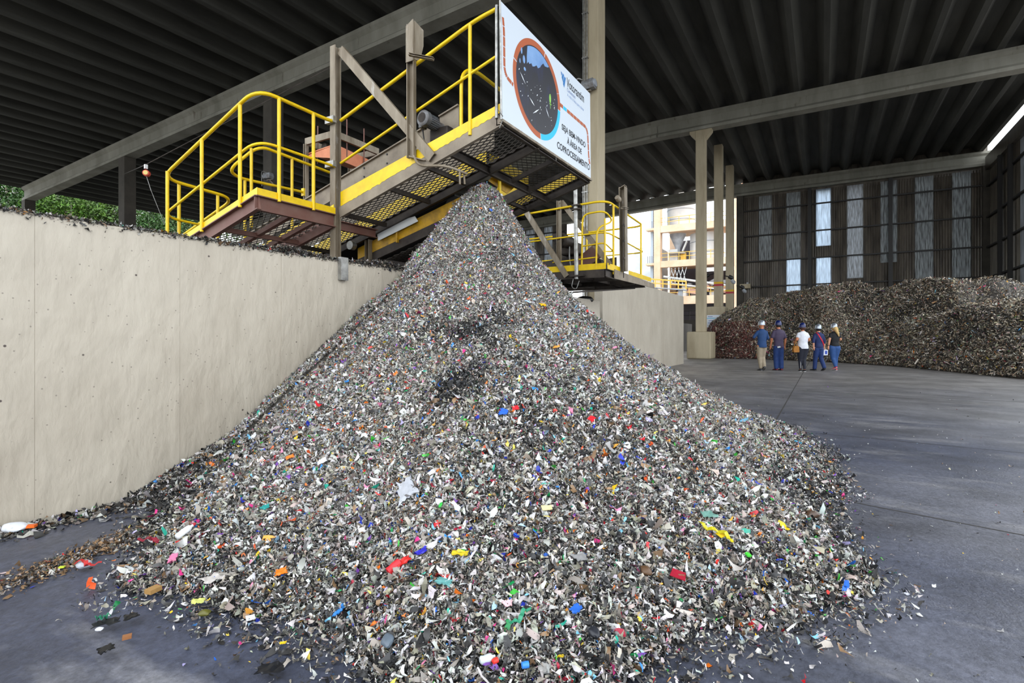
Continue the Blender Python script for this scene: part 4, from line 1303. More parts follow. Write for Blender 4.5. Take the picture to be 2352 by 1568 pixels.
def build_main_pile():
    rng = np.random.default_rng(5)
    bv, bq = grid_surface(lambda X, Y: pile_h(X, Y) - .014, .3, 10.4, -1.7, 6.2, 300, 240, lambda X, Y, Z: keep_main(X, Y, Z + .014) & ((Y < 4.53) | (Z > 2.13)))
    VV = [bv]; QQ = [bq]; CC = [np.tile(np.array([[.07, .064, .056]]), (len(bq), 1))]
    off = len(bv)
    # fine fraction first, then middle-sized scraps, then the few large films lying on top
    for (n, med, sig, lo, hi, lift, tilt, mix, asp, curl, rn) in ((2100000, .0090, .42, .004, .04, .026, .8, (.30, .42, .19, .045, .045), (.25, .75), .4, 2),
                                                          (430000, .0158, .42, .007, .055, .032, .65, (.39, .35, .14, .035, .085), (.28, .85), .45, 4),
                                                          (22000, .027, .38, .014, .065, .040, .5, (.38, .34, .10, .06, .12), (.3, .8), .6, 4)):
        X = rng.uniform(.4, 10.3, n); Y = rng.uniform(-1.6, 5.9, n)
        Z = pile_h(X, Y)
        toe = (Z <= .004) & (pile_h(X, Y, False) > -.05) & (rng.uniform(size=n) < .05)
        back = (Y - PC[1]) * .51 + (X - PC[0]) * .86
        k = (keep_main(X, Y, Z) | (toe & (Y < 4.5))) & ((back < .8) | (rng.uniform(size=n) < .25))
        X, Y, Z = X[k], Y[k], np.maximum(Z[k], .004)
        N = normals(pile_h, X, Y)
        n = len(X)
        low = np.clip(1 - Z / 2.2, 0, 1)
        s = rng.lognormal(0, sig, n) * med * (.95 + .30 * low ** 2)
        L = np.clip(s * 1.35, lo, hi * 1.3); W = np.clip(s * rng.uniform(asp[0], asp[1], n), lo * .5, hi * .6)
        D = np.zeros(n)
        for (cx, cy, r, a) in DARK_SPOTS: D = np.maximum(D, a * np.exp(-((X - cx) ** 2 + (Y - cy) ** 2) / r ** 2))
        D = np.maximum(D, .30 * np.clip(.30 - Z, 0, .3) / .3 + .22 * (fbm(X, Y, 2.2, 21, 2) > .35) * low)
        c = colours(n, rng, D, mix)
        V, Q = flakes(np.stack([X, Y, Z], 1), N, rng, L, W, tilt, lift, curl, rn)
        V[:, 2] = np.maximum(V[:, 2], .002)
        inside = (V[:, 1] > 4.52) & (V[:, 2] < 2.09)
        V[inside, 1] = 4.52
        VV.append(V); QQ.append(Q + off); CC.append(c if rn == 2 else np.repeat(c, 3, 0)); off += len(V)
    ob = np_mesh('waste_pile', np.concatenate(VV), np.concatenate(QQ), MAT['scrap'], np.concatenate(CC), origin=(PC[0], PC[1], 0))
    tag(ob, 'huge cone of shredded mixed waste under the conveyor, filling the foreground', 'waste pile', kind='stuff')


build_main_pile()


# distinct scraps lying on the heap or the floor
def scrap(name, kind, x, y, size, col, label, cat='scrap', rot=0.0, mat=None, z=None, seed=0, w=None):
    rng = np.random.default_rng(seed + int(x * 1000) + int(y * 77))
    zz = max(float(pile_h(np.array([x]), np.array([y]))[0]), 0.0) if z is None else z
    Nn = Vector(normals(pile_h, np.array([x]), np.array([y]), .12)[0]) if (z is None and zz > .03) else Vector((0, 0, 1))
    q = Vector((0, 0, 1)).rotation_difference(Nn).to_matrix()
    R = q @ Matrix.Rotation(rot, 3, 'Z')
    m = MB()
    base = Vector((x, y, zz + .012)) + Nn * .025
    w = w or size * .6
    if kind == 'film':          # crumpled sheet with thickness
        nx, ny = 9, 7
        pts = []
        for j in range(ny):
            for i in range(nx):
                u, v = i / (nx - 1) - .5, j / (ny - 1) - .5
                e = 1 - .35 * rng.uniform() * (abs(v) > .45 or abs(u) > .45)
                hgt = .22 * size * (math.sin(5 * u + 3 * v + seed) * .3 + rng.normal() * .16)
                pts.append(base + R @ Vector((u * size * e * (1 - .4 * v * math.sin(seed)), v * w * e, abs(hgt))))
        top = pts; bot = [p - Nn * .003 for p in pts]
        f = []
        for j in range(ny - 1):
            for i in range(nx - 1):
                a = j * nx + i
                f.append((a, a + 1, a + nx + 1, a + nx)); f.append((a + nx * ny, a + nx + nx * ny, a + nx + 1 + nx * ny, a + 1 + nx * ny))
        rim = [i for i in range(nx)] + [j * nx + nx - 1 for j in range(1, ny)] + [(ny - 1) * nx + i for i in range(nx - 2, -1, -1)] + [j * nx for j in range(ny - 2, 0, -1)]
        for a, b in zip(rim, rim[1:] + rim[:1]): f.append((a, a + nx * ny, b + nx * ny, b))
        m.add(top + bot, f)
    elif kind == 'strap':       # long ribbon
        n = 14
        prevs = None
        P0 = [base + R @ Vector(((i / (n - 1) - .5) * size, .12 * size * math.sin(i * .55 + seed), .012 + .02 * abs(math.sin(i * .9 + seed)))) for i in range(n)]
        vs = []; f = []
        for i, p in enumerate(P0):
            d = (P0[min(i + 1, n - 1)] - P0[max(i - 1, 0)]).normalized()
            s_ = d.cross(Nn).normalized() * w * .5 * (.45 + .55 * math.sin(math.pi * (i + 1) / (n + 1)))
            vs += [p - s_, p + s_, p + s_ - Nn * .004, p - s_ - Nn * .004]
        for i in range(n - 1):
            a = 4 * i
            for k in range(4): f.append((a + k, a + (k + 1) % 4, a + 4 + (k + 1) % 4, a + 4 + k))
        f += [(3, 2, 1, 0), (4 * n - 4, 4 * n - 3, 4 * n - 2, 4 * n - 1)]
        m.add(vs, f)
    elif kind == 'lump':        # clod, stone, foam block
        bm = bmesh.new()
        bmesh.ops.create_icosphere(bm, subdivisions=3, radius=.5)
        for v in bm.verts:
            k = 1 + .13 * math.sin(7 * v.co.x + seed) * math.cos(6 * v.co.y) + rng.normal() * .035
            v.co *= k
        m.add([base + R @ Vector((v.co.x * size, v.co.y * w, v.co.z * min(size, w) * .6)) for v in bm.verts], [tuple(v.index for v in f.verts) for f in bm.faces])
        bm.free()
    elif kind == 'block':
        m.cbox(base, (size, w, min(size, w) * .45), R)
    elif kind == 'bottle':
        d = R @ Vector((1, 0, 0))
        m.lathe(base - d * size * .5, base + d * size * .5, [(0, w * .3), (.004, w * .45), (size * .1, w * .5), (size * .3, w * .44), (size * .55, w * .5), (size * .72, w * .46), (size * .86, w * .2), (size, w * .18)], 16)
    elif kind == 'can':
        d = R @ Vector((1, 0, 0))
        m.lathe(base - d * size * .5, base + d * size * .5, [(0, w * .3), (.002, w * .5), (size * .3, w * .46), (size * .5, w * .52), (size * .98, w * .5), (size, w * .3)], 16)
    elif kind == 'card':
        nx = 5
        vs = []; f = []
        for i in range(nx):
            u = i / (nx - 1) - .5
            for v in (-.5, .5):
                vs.append(base + R @ Vector((u * size, v * w * (1 - .15 * u), .12 * size * (u * u) + .01)))
        k = len(vs)
        vs += [p - Nn * .004 for p in vs]
        for i in range(nx - 1):
            a = 2 * i
            f += [(a, a + 1, a + 3, a + 2), (k + a, k + a + 2, k + a + 3, k + a + 1), (a, a + 2, k + a + 2, k + a), (a + 1, k + a + 1, k + a + 3, a + 3)]
        f += [(0, k, k + 1, 1), (2 * nx - 2, 2 * nx - 1, k + 2 * nx - 1, k + 2 * nx - 2)]
        m.add(vs, f)
    o = m.build(name, mat or M(name, lin(col), .45, col2=tuple(c * .7 for c in lin(col)), scale=30, lo=.5, hi=.8), None, smooth=kind in ('film', 'lump', 'bottle', 'can'))
    if 'red cap' in label and kind == 'bottle':
        d = R @ Vector((1, 0, 0))
        MB().lathe(base + d * size * .46, base + d * size * .62, [(0, w * .24), (size * .1, w * .24), (size * .16, w * .12)], 12).build('cap', MAT['stripe_red'], o, smooth=True)
    return tag(o, label, cat)


scrap('crushed_can', 'can', 1.797, 1.668, 0.067, '#d0202c', 'crushed red can near the front of the pile, beside red film', 'can', -0.39, w=0.041, seed=0)
scrap('plastic_film', 'film', 1.830, 1.641, 0.071, '#d42a26', 'crumpled red plastic film just above the crushed red can', 'film', -0.69, w=0.049, seed=1)
scrap('plastic_bag', 'film', 2.266, 2.006, 0.125, '#b9bcc4', 'big crumpled translucent grey plastic bag in the middle of the pile', 'bag', -0.79, w=0.221, seed=2)
scrap('webbing_strap', 'strap', 2.914, 0.490, 0.194, '#c4b81c', 'long yellow strap on the right part of the pile', 'strap', -1.89, w=0.026, seed=3)
scrap('plastic_scrap', 'card', 2.919, 0.465, 0.042, '#ecc81e', 'folded bright yellow scrap lying on the long yellow strap', 'scrap', -0.49, w=0.035, seed=4)
scrap('card_piece', 'card', 2.539, 0.593, 0.052, '#a01a30', 'dark red card at the lower right of the pile', 'card', 0.11, w=0.066, seed=5)
scrap('wrapper', 'film', 1.989, 0.871, 0.057, '#2a64c0', 'blue snack wrapper near the bottom of the pile', 'wrapper', -0.29, w=0.044, seed=6)
scrap('plastic_film', 'film', 1.791, 1.391, 0.041, '#5f9a98', 'teal plastic film piece right of the crushed red can', 'film', 0.21, w=0.078, seed=7)
scrap('clod', 'lump', 2.455, 0.724, 0.059, '#5a4028', 'round brown clod left of the dark red card', 'clod', -0.99, w=0.058, seed=8)
scrap('plastic_scrap', 'film', 1.630, 2.246, 0.061, '#ec7a1c', 'crumpled bright orange scrap on the lower left of the pile', 'scrap', -0.59, w=0.048, seed=9)
scrap('bottle', 'bottle', 1.601, 3.026, 0.102, '#e4e6ea', 'small white squeeze bottle with red cap on the left flank', 'bottle', 0.01, w=0.039, seed=10)
scrap('ribbon', 'strap', 1.563, 3.318, 0.159, '#9c2c40', 'long maroon ribbon of fabric on the left edge of the pile', 'ribbon', -1.29, w=0.033, seed=11)
scrap('plastic_film', 'film', 1.349, 2.458, 0.061, '#d8dc7c', 'pale lime film near the left front edge', 'film', -0.79, w=0.053, seed=12)
scrap('foam_block', 'block', 1.301, 2.754, 0.057, '#a8824e', 'small tan foam block near the left front edge', 'block', 0.21, w=0.043, seed=13)
scrap('rubber_disc', 'lump', 1.307, 2.331, 0.055, '#5c5a20', 'dark olive lump at the left front edge below the lime film', 'disc', -0.99, w=0.043, seed=14)
scrap('ribbon', 'strap', 1.836, 1.043, 0.104, '#3a9472', 'green twisted ribbon near the bottom centre of the pile', 'ribbon', -0.39, w=0.017, seed=15)
scrap('plastic_film', 'film', 1.956, 1.432, 0.088, '#d8c02c', 'flat yellow film above the teal film', 'film', -1.09, w=0.034, seed=16)
scrap('plastic_scrap', 'film', 1.890, 1.594, 0.062, '#2c2ab0', 'deep blue scrap above the red film', 'scrap', -0.59, w=0.038, seed=17)
scrap('plastic_scrap', 'film', 2.951, 1.802, 0.063, '#2f66d0', 'bright blue scrap near the centre of the pile, left of a red one', 'scrap', 0.31, w=0.065, seed=18)
scrap('plastic_scrap', 'film', 3.011, 1.747, 0.049, '#d42630', 'red scrap just right of the bright blue one at the pile centre', 'scrap', -0.79, w=0.044, seed=19)
scrap('plastic_scrap', 'film', 3.375, 1.361, 0.061, '#d8242e', 'red scrap on the right side of the pile centre', 'scrap', -0.09, w=0.051, seed=20)
scrap('plastic_scrap', 'film', 5.718, 3.138, 0.101, '#2c74e0', 'blue scrap high on the pile under the banner', 'scrap', -0.59, w=0.082, seed=21)
scrap('paper_scrap', 'film', 3.310, 1.592, 0.046, '#e8eaf0', 'white scrap right of the centre blue scrap', 'paper', -0.59, w=0.040, seed=22)
scrap('plastic_scrap', 'film', 4.553, 2.345, 0.072, '#e0b020', 'small mustard scrap on the upper right flank', 'scrap', -0.59, w=0.052, seed=23)
scrap('foil_sheet', 'film', 2.253, 0.969, 0.075, '#8d8c8c', 'silvery grey film right of centre in the lower half', 'foil', -0.49, w=0.057, seed=24)
scrap('plastic_bag', 'film', 1.484, 2.572, 0.109, '#cfc9c4', 'large torn off-white bag on the lower left of the pile', 'bag', -0.19, w=0.097, seed=25)
scrap('plastic_film', 'film', 3.063, 0.557, 0.102, '#6d988c', 'pale green film above the long yellow strap', 'film', -0.69, w=0.064, seed=26)
scrap('fibre_clod', 'lump', 4.006, 0.074, 0.147, '#4a3628', 'brown fibrous clod at the right edge of the pile', 'clod', -0.69, w=0.082, seed=27)
scrap('card_piece', 'card', 1.375, 2.107, 0.035, '#e6e8ee', 'square white card at the bottom left edge of the pile', 'card', -0.49, w=0.039, seed=28)
scrap('plastic_scrap', 'film', 1.337, 1.838, 0.026, '#ecc82a', 'small yellow scrap on the floor edge at the bottom left', 'scrap', -0.69, w=0.016, seed=29)
scrap('fabric_ball', 'lump', 1.504, 1.430, 0.048, '#5c6874', 'slate grey balled fabric at the bottom of the pile', 'lump', -0.79, w=0.063, seed=30)
scrap('bottle', 'bottle', 1.625, 1.065, 0.060, '#c8d0d4', 'clear grey crushed bottle at the very bottom centre', 'bottle', -0.59, w=0.030, seed=31)
scrap('cap', 'can', 1.629, 1.032, 0.022, '#e0382c', 'red cap beside the clear crushed bottle at the bottom', 'cap', -0.39, w=0.020, seed=32)
scrap('tub', 'can', 1.676, 0.932, 0.027, '#3a86e0', 'small blue tub at the bottom right of the centre', 'tub', -0.79, w=0.024, seed=33)
scrap('plastic_bag', 'film', 1.703, 0.868, 0.054, '#a9a7a4', 'grey bag right of the small blue tub at the bottom', 'bag', -0.29, w=0.045, seed=34)
scrap('rubber_lump', 'lump', 1.935, 0.773, 0.043, '#23252c', 'black rubber lump near the bottom right of the pile', 'lump', -0.59, w=0.055, seed=35)
scrap('plastic_film', 'film', 1.589, 1.789, 0.064, '#2f7cc4', 'light blue film strip at the left bottom edge', 'film', 0.01, w=0.032, seed=36)
scrap('paper_scrap', 'film', 1.871, 1.125, 0.046, '#e8bcc0', 'crumpled pale pink paper low in the pile', 'paper', -0.79, w=0.038, seed=37)
scrap('card_piece', 'card', 2.469, 1.246, 0.054, '#e6d9a0', 'cream yellow card right of the big translucent bag', 'card', -0.89, w=0.035, seed=38)
scrap('plastic_scrap', 'block', 2.873, 0.329, 0.022, '#4ad03c', 'lime green scrap at the far right of the pile', 'scrap', -0.69, w=0.025, seed=39)
scrap('plastic_scrap', 'film', 6.286, 0.236, 0.085, '#2aa0c8', 'cyan scrap low on the far right slope', 'scrap', -0.69, w=0.052, seed=40)
scrap('plastic_film', 'film', 1.466, 2.894, 0.042, '#e07aa0', 'pink film on the left edge beside the maroon ribbon', 'film', -0.69, w=0.064, seed=41)
scrap('toy_piece', 'bottle', 2.187, 1.713, 0.035, '#38b848', 'tiny green plastic toy piece above the big bag', 'toy', 0.21, w=0.017, seed=42)
scrap('plastic_film', 'film', 1.919, 2.788, 0.056, '#22908c', 'turquoise film on the left middle of the pile', 'film', -0.39, w=0.048, seed=43)
scrap('plastic_scrap', 'film', 2.246, 3.007, 0.058, '#ee7a24', 'orange shard in the left middle of the pile', 'scrap', -0.49, w=0.033, seed=44)
scrap('paper_scrap', 'film', 2.308, 2.759, 0.071, '#eceff4', 'bright white scrap right of the orange shard', 'paper', -0.79, w=0.058, seed=45)
scrap('paper_scrap', 'film', 2.776, 4.176, 0.082, '#eef0f4', 'bright white scrap near the wall side of the pile', 'paper', -0.09, w=0.071, seed=46)
scrap('foam_lump', 'lump', 1.278, 4.405, 0.139, '#e2e6ee', 'white foam lump on the floor at the foot of the near wall', 'foam', -0.89, w=0.100, z=0.0, seed=60)
scrap('plastic_scrap', 'block', 1.341, 4.341, 0.049, '#ee6a1c', 'orange scrap beside the white foam lump by the wall', 'scrap', -0.79, w=0.035, z=0.0, seed=61)
scrap('can', 'can', 4.870, -0.045, 0.076, '#33281c', 'dark brown can on the floor right of the pile', 'can', -0.89, w=0.063, z=0.0, seed=62)
scrap('rag', 'film', 1.051, 2.605, 0.105, '#1d1f20', 'black rag under a green strip on the floor left of the pile', 'rag', -0.59, w=0.057, z=0.0, seed=63)
scrap('ribbon', 'strap', 1.046, 2.627, 0.053, '#2c7a5c', 'green strip lying on the black rag at lower left', 'ribbon', -0.39, w=0.013, z=0.0, seed=64)
scrap('foam_lump', 'lump', 1.013, 2.576, 0.032, '#dfe2e8', 'small white lump beside the black rag at lower left', 'foam', -0.89, w=0.023, z=0.0, seed=65)
scrap('rag', 'film', 0.961, 2.391, 0.063, '#141517', 'dark rag on the floor at the bottom left corner', 'rag', -0.09, w=0.061, z=0.0, seed=66)
scrap('wood_chip', 'block', 1.044, 2.414, 0.031, '#94613a', 'orange-brown wood chip on the floor left of the pile front', 'wood', -0.49, w=0.025, z=0.0, seed=67)
scrap('foam_lump', 'lump', 1.260, 3.378, 0.066, '#b9bcc4', 'pale grey lump touching a red strip on the floor left of the pile', 'foam', -0.79, w=0.071, z=0.0, seed=68)
scrap('ribbon', 'strap', 1.252, 3.321, 0.151, '#c03030', 'thin red strip beside the pale grey lump', 'ribbon', -1.19, w=0.019, z=0.0, seed=69)
scrap('plastic_scrap', 'block', 1.185, 3.435, 0.025, '#c8d83a', 'tiny lime scrap on the floor at the left', 'scrap', -0.79, w=0.016, z=0.0, seed=70)
scrap('rag', 'film', 1.127, 2.575, 0.062, '#17181a', 'small black rag on the floor just left of the pile front', 'rag', -0.19, w=0.058, z=0.0, seed=71)
scrap('rag', 'film', 1.206, 1.731, 0.104, '#1b1c20', 'dark rag cut by the bottom edge of the view', 'rag', -0.79, w=0.066, z=0.0, seed=72)
scrap('plastic_film', 'film', 6.140, -0.130, 0.114, '#3c3835', 'thin dark film on the floor at the right toe', 'film', -0.79, w=0.048, z=0.0, seed=73)
scrap('waste_bag', 'lump', 11.35, 4.72, .75, '#1c1a18', 'dark rubbish lump on the end of the near wall, below the smaller conveyor', 'rubbish', .2, z=2.02, w=.34, seed=5)


# ------------------------------------------------------------------ rear heaps
def rear_front(Y):
    """x of the heap's toe for a given y"""
    return np.interp(Y, [-9.2, -6.5, -5.0, -4.3, -3.5, -2.46, -1.0, .74, 2.7, 4.2, 5.6, 6.4], [16.5, 19.0, 20.2, 22.0, 24.0, 26.3, 28.0, 29.4, 30.6, 30.2, 30.6, 34])


def rear_h(X, Y):
    d = (X - rear_front(Y)) * .9
    top = np.interp(Y, [-9.2, -8, -6.7, -5.5, -4.1, -2.8, -1.5, -.4, .5, 1.6, 3.3, 4.5, 5.4, 6.0, 6.8], [2.9, 3.2, 3.7, 3.75, 3.9, 3.55, 3.9, 3.9, 3.6, 3.5, 3.25, 2.5, 1.95, 1.7, .4])
    main = np.minimum(np.clip(d - np.interp(Y, [-9, -5, -2, 0], [9.5, 6.0, 2.0, .1]), 0, None) * 1.05, top)
    apron = np.interp(Y, [-9.2, -6, -3, -1, .5], [2.3, 2.1, 1.5, .8, .3])
    ap = np.minimum(np.clip(d, 0, None) * .62, apron + .06 * np.clip(d, 0, 8))
    foot = np.clip(d, -.2, .6) * .9
    z = np.maximum(np.maximum(main, ap), np.minimum(foot, .5))
    k = np.clip(z / .6, 0, 1)
    z = z + k * (fbm(X, Y, .9, 8, 4) * .17 + fbm(X, Y, 3.2, 9, 3) * .10) * np.clip((6.6 - Y) / 2, .3, 1)
    z = np.where(X > 42, z - (X - 42) * .1, z)
    return z


def build_rear():
    rng = np.random.default_rng(9)
    keep = lambda X, Y, Z: (Z > .01) & (Y > -9.1) & (Y < 6.6) & (X < 45.2)
    bv, bq = grid_surface(lambda X, Y: rear_h(X, Y) - .03, 16, 45.2, -9.1, 6.6, 220, 140, lambda X, Y, Z: keep(X, Y, Z + .02))
    n = 1300000
    X = rng.uniform(16, 43.5, n); Y = rng.uniform(-9.1, 6.6, n)
    Z = rear_h(X, Y)
    k = keep(X, Y, Z)
    # fewer on the flat top that is not seen
    d = X - rear_front(Y)
    k &= rng.uniform(size=n) < np.clip(1.25 - d / 13, .18, 1)
    X, Y, Z = X[k], Y[k], Z[k]
    n = len(X)
    N = normals(rear_h, X, Y, .15)
    L = np.clip(rng.lognormal(0, .5, n) * .050, .016, .24); W = np.clip(L * rng.uniform(.2, .65, n), .010, .08)
    c = colours(n, rng, .12 + .25 * (fbm(X, Y, 1.3, 31, 2) > .2), (.15, .48, .26, .08, .03), np.array([1.28, 1.19, 1.05]))
    red = np.clip((Y - 2.2) / 2.5, 0, .5) * (Z < 2.0)
    isr = rng.uniform(size=n) < red
    c = np.where(isr[:, None], np.array([.20, .055, .045]) * rng.uniform(.5, 1.5, (n, 1)), c)
    V, Q = flakes(np.stack([X, Y, Z], 1), N, rng, L, W, .8, .10, .5, 2)
    V[:, 2] = np.maximum(V[:, 2], .003)
    cols = np.concatenate([np.tile(np.array([[.055, .048, .04]]), (len(bq), 1)), c])
    ob = np_mesh('waste_heap', np.concatenate([bv, V]), np.concatenate([bq, Q + len(bv)]), MAT['scrap'], cols, origin=(34, -2, 0))
    tag(ob, 'long brownish heap of shredded waste against the sheet-clad rear wall', 'waste heap', kind='stuff')


build_rear()


def loose(name, label, X, Y, Z, rng, L0, mix, tone=1.0, cat='debris', dark=0.0, W0=.5, lift=.012, tilt=.35):
    n = len(X)
    N = np.tile(np.array([[0, 0, 1.0]]), (n, 1))
    L = np.clip(rng.lognormal(0, .5, n) * L0, .006, L0 * 3.2); W = L * rng.uniform(.25, .25 + W0, n)
    V, Q = flakes(np.stack([X, Y, Z], 1), N, rng, L, W, tilt, lift)
    V[:, 2] = np.maximum(V[:, 2], Z.min() + .001)
    c = colours(n, rng, np.full(n, dark), mix, tone)
    ob = np_mesh(name, V, Q, MAT['scrap'], np.repeat(c, 3, 0), origin=(float(X.mean()), float(Y.mean()), float(Z.min())))
    return tag(ob, label, cat, kind='stuff')


def build_loose():
    r = np.random.default_rng(17)
    n = 16000      # wall-top litter
    X = np.concatenate([r.uniform(-3, 5.2, n), r.normal(3.45, .28, 5000), r.normal(4.7, .3, 7000)])
    Y = 4.55 + np.abs(r.normal(0, .12, len(X))); k = Y < 4.85; X, Y = X[k], Y[k]
    Z = 2.064 + r.uniform(0, 1, len(X)) ** 2 * (.022 + .05 * np.exp(-((X - 3.45) / .25) ** 2) + .06 * np.exp(-((X - 4.7) / .35) ** 2))
    loose('wall_top_litter', 'ragged dark litter lying along the top of the near concrete wall', X, Y, Z, r, .016, (.12, .45, .33, .08, .02), .6)
    n = 2200
    X = r.uniform(-3, 5.0, n); Y = np.full(n, 4.532); Z = 2.06 - r.exponential(.009, n)
    loose('wall_lip_litter', 'dark matted litter hanging over the lip of the near concrete wall', X, Y, Z, r, .014, (.08, .40, .40, .10, .02), .55, tilt=.9)
    # litter along the foot of the near wall
    n = 2600
    X = r.uniform(.2, 2.6, n); Y = 4.52 - np.abs(r.normal(0, .11 + .10 * np.clip(X - 1.2, 0, 1), n))
    Z = np.full(n, .003)
    loose('wall_foot_litter', 'thin line of dark litter along the foot of the near wall', X, Y, Z, r, .03, (.16, .26, .46, .08, .04), .8)
    n = 2600
    X = r.normal(1.35, .28, n); Y = 3.62 + (X - 1.35) * .35 + r.normal(0, .07, n)
    Z = np.full(n, .003)
    loose('brown_litter', 'streak of crumbly brown litter on the floor left of the waste pile', X, Y, Z, r, .015, (.04, .16, .24, .54, .02), 1.0)
    # floor specks everywhere
    n = 3200
    a = r.uniform(-2.6, .6, n); q = r.uniform(1.4, 15, n) ** 1.0
    X = q * np.cos(a * .55 + .45); Y = q * np.sin(a * .55 + .45)
    k = (pile_h(X, Y, False) < -.02) & (Y < 4.4) & (rear_h(X, Y) < .05)
    X, Y = X[k], Y[k]
    loose('floor_specks', 'small specks of waste scattered over the dark floor', X, Y, np.full(len(X), .003), r, .011, (.34, .26, .30, .07, .03), .9)
    n = 9000      # dark fringe at the toe of the big heap
    th = r.uniform(math.radians(-180), math.radians(-62), n)
    R = np.interp(th, TH, RR) * (1.0 + np.abs(r.normal(0, .03, n)))
    X = PC[0] + R * np.cos(th); Y = PC[1] + R * np.sin(th)
    k = Y < 4.48
    loose('toe_litter', 'dark ragged fringe of litter around the foot of the big waste pile', X[k], Y[k], np.full(k.sum(), .003), r, .018, (.13, .24, .52, .06, .05), .85, W0=.3)


build_loose()


# ------------------------------------------------------------------ people
def ell(c, rx, ry, n=20, tilt=0.0):
    return [Vector((c[0] + rx * math.cos(2 * math.pi * k / n), c[1] + ry * math.sin(2 * math.pi * k / n), c[2] + tilt * ry * math.sin(2 * math.pi * k / n))) for k in range(n)]


def ball(m, c, r, sc=(1, 1, 1)):
    bm = bmesh.new()
    bmesh.ops.create_uvsphere(bm, u_segments=16, v_segments=10, radius=1)
    m.add([V3(c) + Vector((v.co.x * r * sc[0], v.co.y * r * sc[1], v.co.z * r * sc[2])) for v in bm.verts], [tuple(v.index for v in f.verts) for f in bm.faces])
    bm.free()
    return m


def limb(m, pts, rs, n=14):
    """tapering limb: tube segments with a ball at every joint"""
    pts = [V3(p) for p in pts]
    for i in range(len(pts) - 1):
        k = 4
        seg = [pts[i].lerp(pts[i + 1], t / k) for t in range(k + 1)]
        m.tube(seg, [rs[i] + (rs[i + 1] - rs[i]) * t / k for t in range(k + 1)], n)
    for p, r in zip(pts, rs): ball(m, p, r)
    return m


def remesh(ob, vox, sm=4):
    a = ob.modifiers.new('skin', 'REMESH'); a.mode = 'VOXEL'; a.voxel_size = vox; a.use_smooth_shade = True
    if sm:
        b = ob.modifiers.new('smooth', 'SMOOTH'); b.iterations = sm; b.factor = .5
    return ob


def hand(m, wrist, direction, side_v, s=1.0, curl=.5):
    """palm, five separate curled fingers; direction = along fingers, side_v = towards thumb"""
    d = V3(direction).normalized(); t = V3(side_v); t = (t - d * t.dot(d)).normalized(); p = d.cross(t)
    w = V3(wrist)
    for k in range(5): ball(m, w + d * (.02 + .016 * k) * s, .034 * s, (1, 1, 1)) if False else None
    limb(m, [w, w + d * .085 * s], [.026 * s, .036 * s])
    limb(m, [w + d * .04 * s + t * .015 * s, w + d * .09 * s + t * .024 * s], [.022 * s, .019 * s])
    limb(m, [w + d * .04 * s - t * .015 * s, w + d * .085 * s - t * .026 * s], [.022 * s, .018 * s])
    for k, (o, ln) in enumerate(((.031, .068), (.0105, .078), (-.0105, .073), (-.031, .058))):
        b = w + d * .088 * s + t * o * s
        c1 = b + (d * (1 - .25 * curl) + p * .4 * curl) * ln * .5 * s
        c2 = c1 + (d * (1 - .7 * curl) + p * 1.0 * curl).normalized() * ln * .5 * s
        limb(m, [b, c1, c2], [.0095 * s, .009 * s, .008 * s], 8)
    b = w + d * .03 * s + t * .032 * s
    limb(m, [b, b + (d * .7 + t * .7) * .038 * s, b + (d * 1.0 + t * .62 + p * .3) * .072 * s], [.013 * s, .011 * s, .009 * s], 8)


def person(loc, heading, H, label, skin, J, build=1.0, hip=1.0):
    """Local frame: +y is the walking direction, +x the person's right. J: joints in units of H (1.0 = body height)."""
    t = thing('person', label, 'person', loc)
    rz = Matrix.Rotation(heading, 4, 'Z')
    T = Matrix.Translation(V3(loc)) @ rz

    def W(p): return T @ V3((p[0] * H, p[1] * H, p[2] * H))
    m = MB()
    D = lambda v: (rz @ V3(v).to_4d()).to_3d() if False else (rz.to_3x3() @ V3(v))
    sh, hp = J['sh'], J['hip']
    # torso + neck + head (skin)
    loc_m = MB()
    b = build
    loc_m.loft([ell((0, 0, .46), .066 * hip, .054, ), ell((0, 0, .52), .074 * hip, .058), ell((0, 0.0, .60), .072 * b, .055), ell((0, .0, .70), .085 * b, .062), ell((0, .0, .78), .088 * b, .058), ell((0, -.005, .815), .06 * b, .045), ell((0, -.004, .835), .032, .032), ell((0, .0, .87), .030, .032), ell((0, .004, .90), .032, .036)])
    ball(loc_m, (0, .012, .925), .058, (.80, .98, 1.15))
    ball(loc_m, (0, .03, .89), .036, (.85, .9, .9))
    ball(loc_m, (0, .072, .915), .010, (.8, 1, 1.3))           # nose
    for s in (-1, 1):
        ball(loc_m, (s * .047, .008, .915), .014, (.45, .8, 1.2))   # ears
    limb(loc_m, [(-.015, .062, .893), (.015, .062, .893)], [.006, .006], 8)     # mouth
    for s in (-1, 1): ball(loc_m, (s * .020, .060, .93), .008)             # eyes
    for s, key in ((-1, 'L'), (1, 'R')):
        a = J['arm' + key]
        limb(loc_m, [(s * sh * .86, 0, .778), a[0], a[1]], [.030 * b, .024 * b, .017])
        l = J['leg' + key]
        limb(loc_m, [(s * .05 * hip, 0, .49), l[0], l[1]], [.050 * hip, .034, .022])
    hm = MB()
    for s, key in ((-1, 'L'), (1, 'R')):
        a = J['arm' + key]
        dd = (V3(a[1]) - V3(a[0])).normalized()
        hand(hm, V3(a[1]) * H, dd, (-s * .2, 1, 0), 1.0 * H / 1.72, .55)
    m.add([W(p) for p in loc_m.v], loc_m.f)
    m.add([T @ V3(p) for p in hm.v], hm.f)
    body = remesh(m.build('body', MAT[skin], t), .0075, 2)
    t['_'] = 0
    del t['_']
    return t, W, T, rz


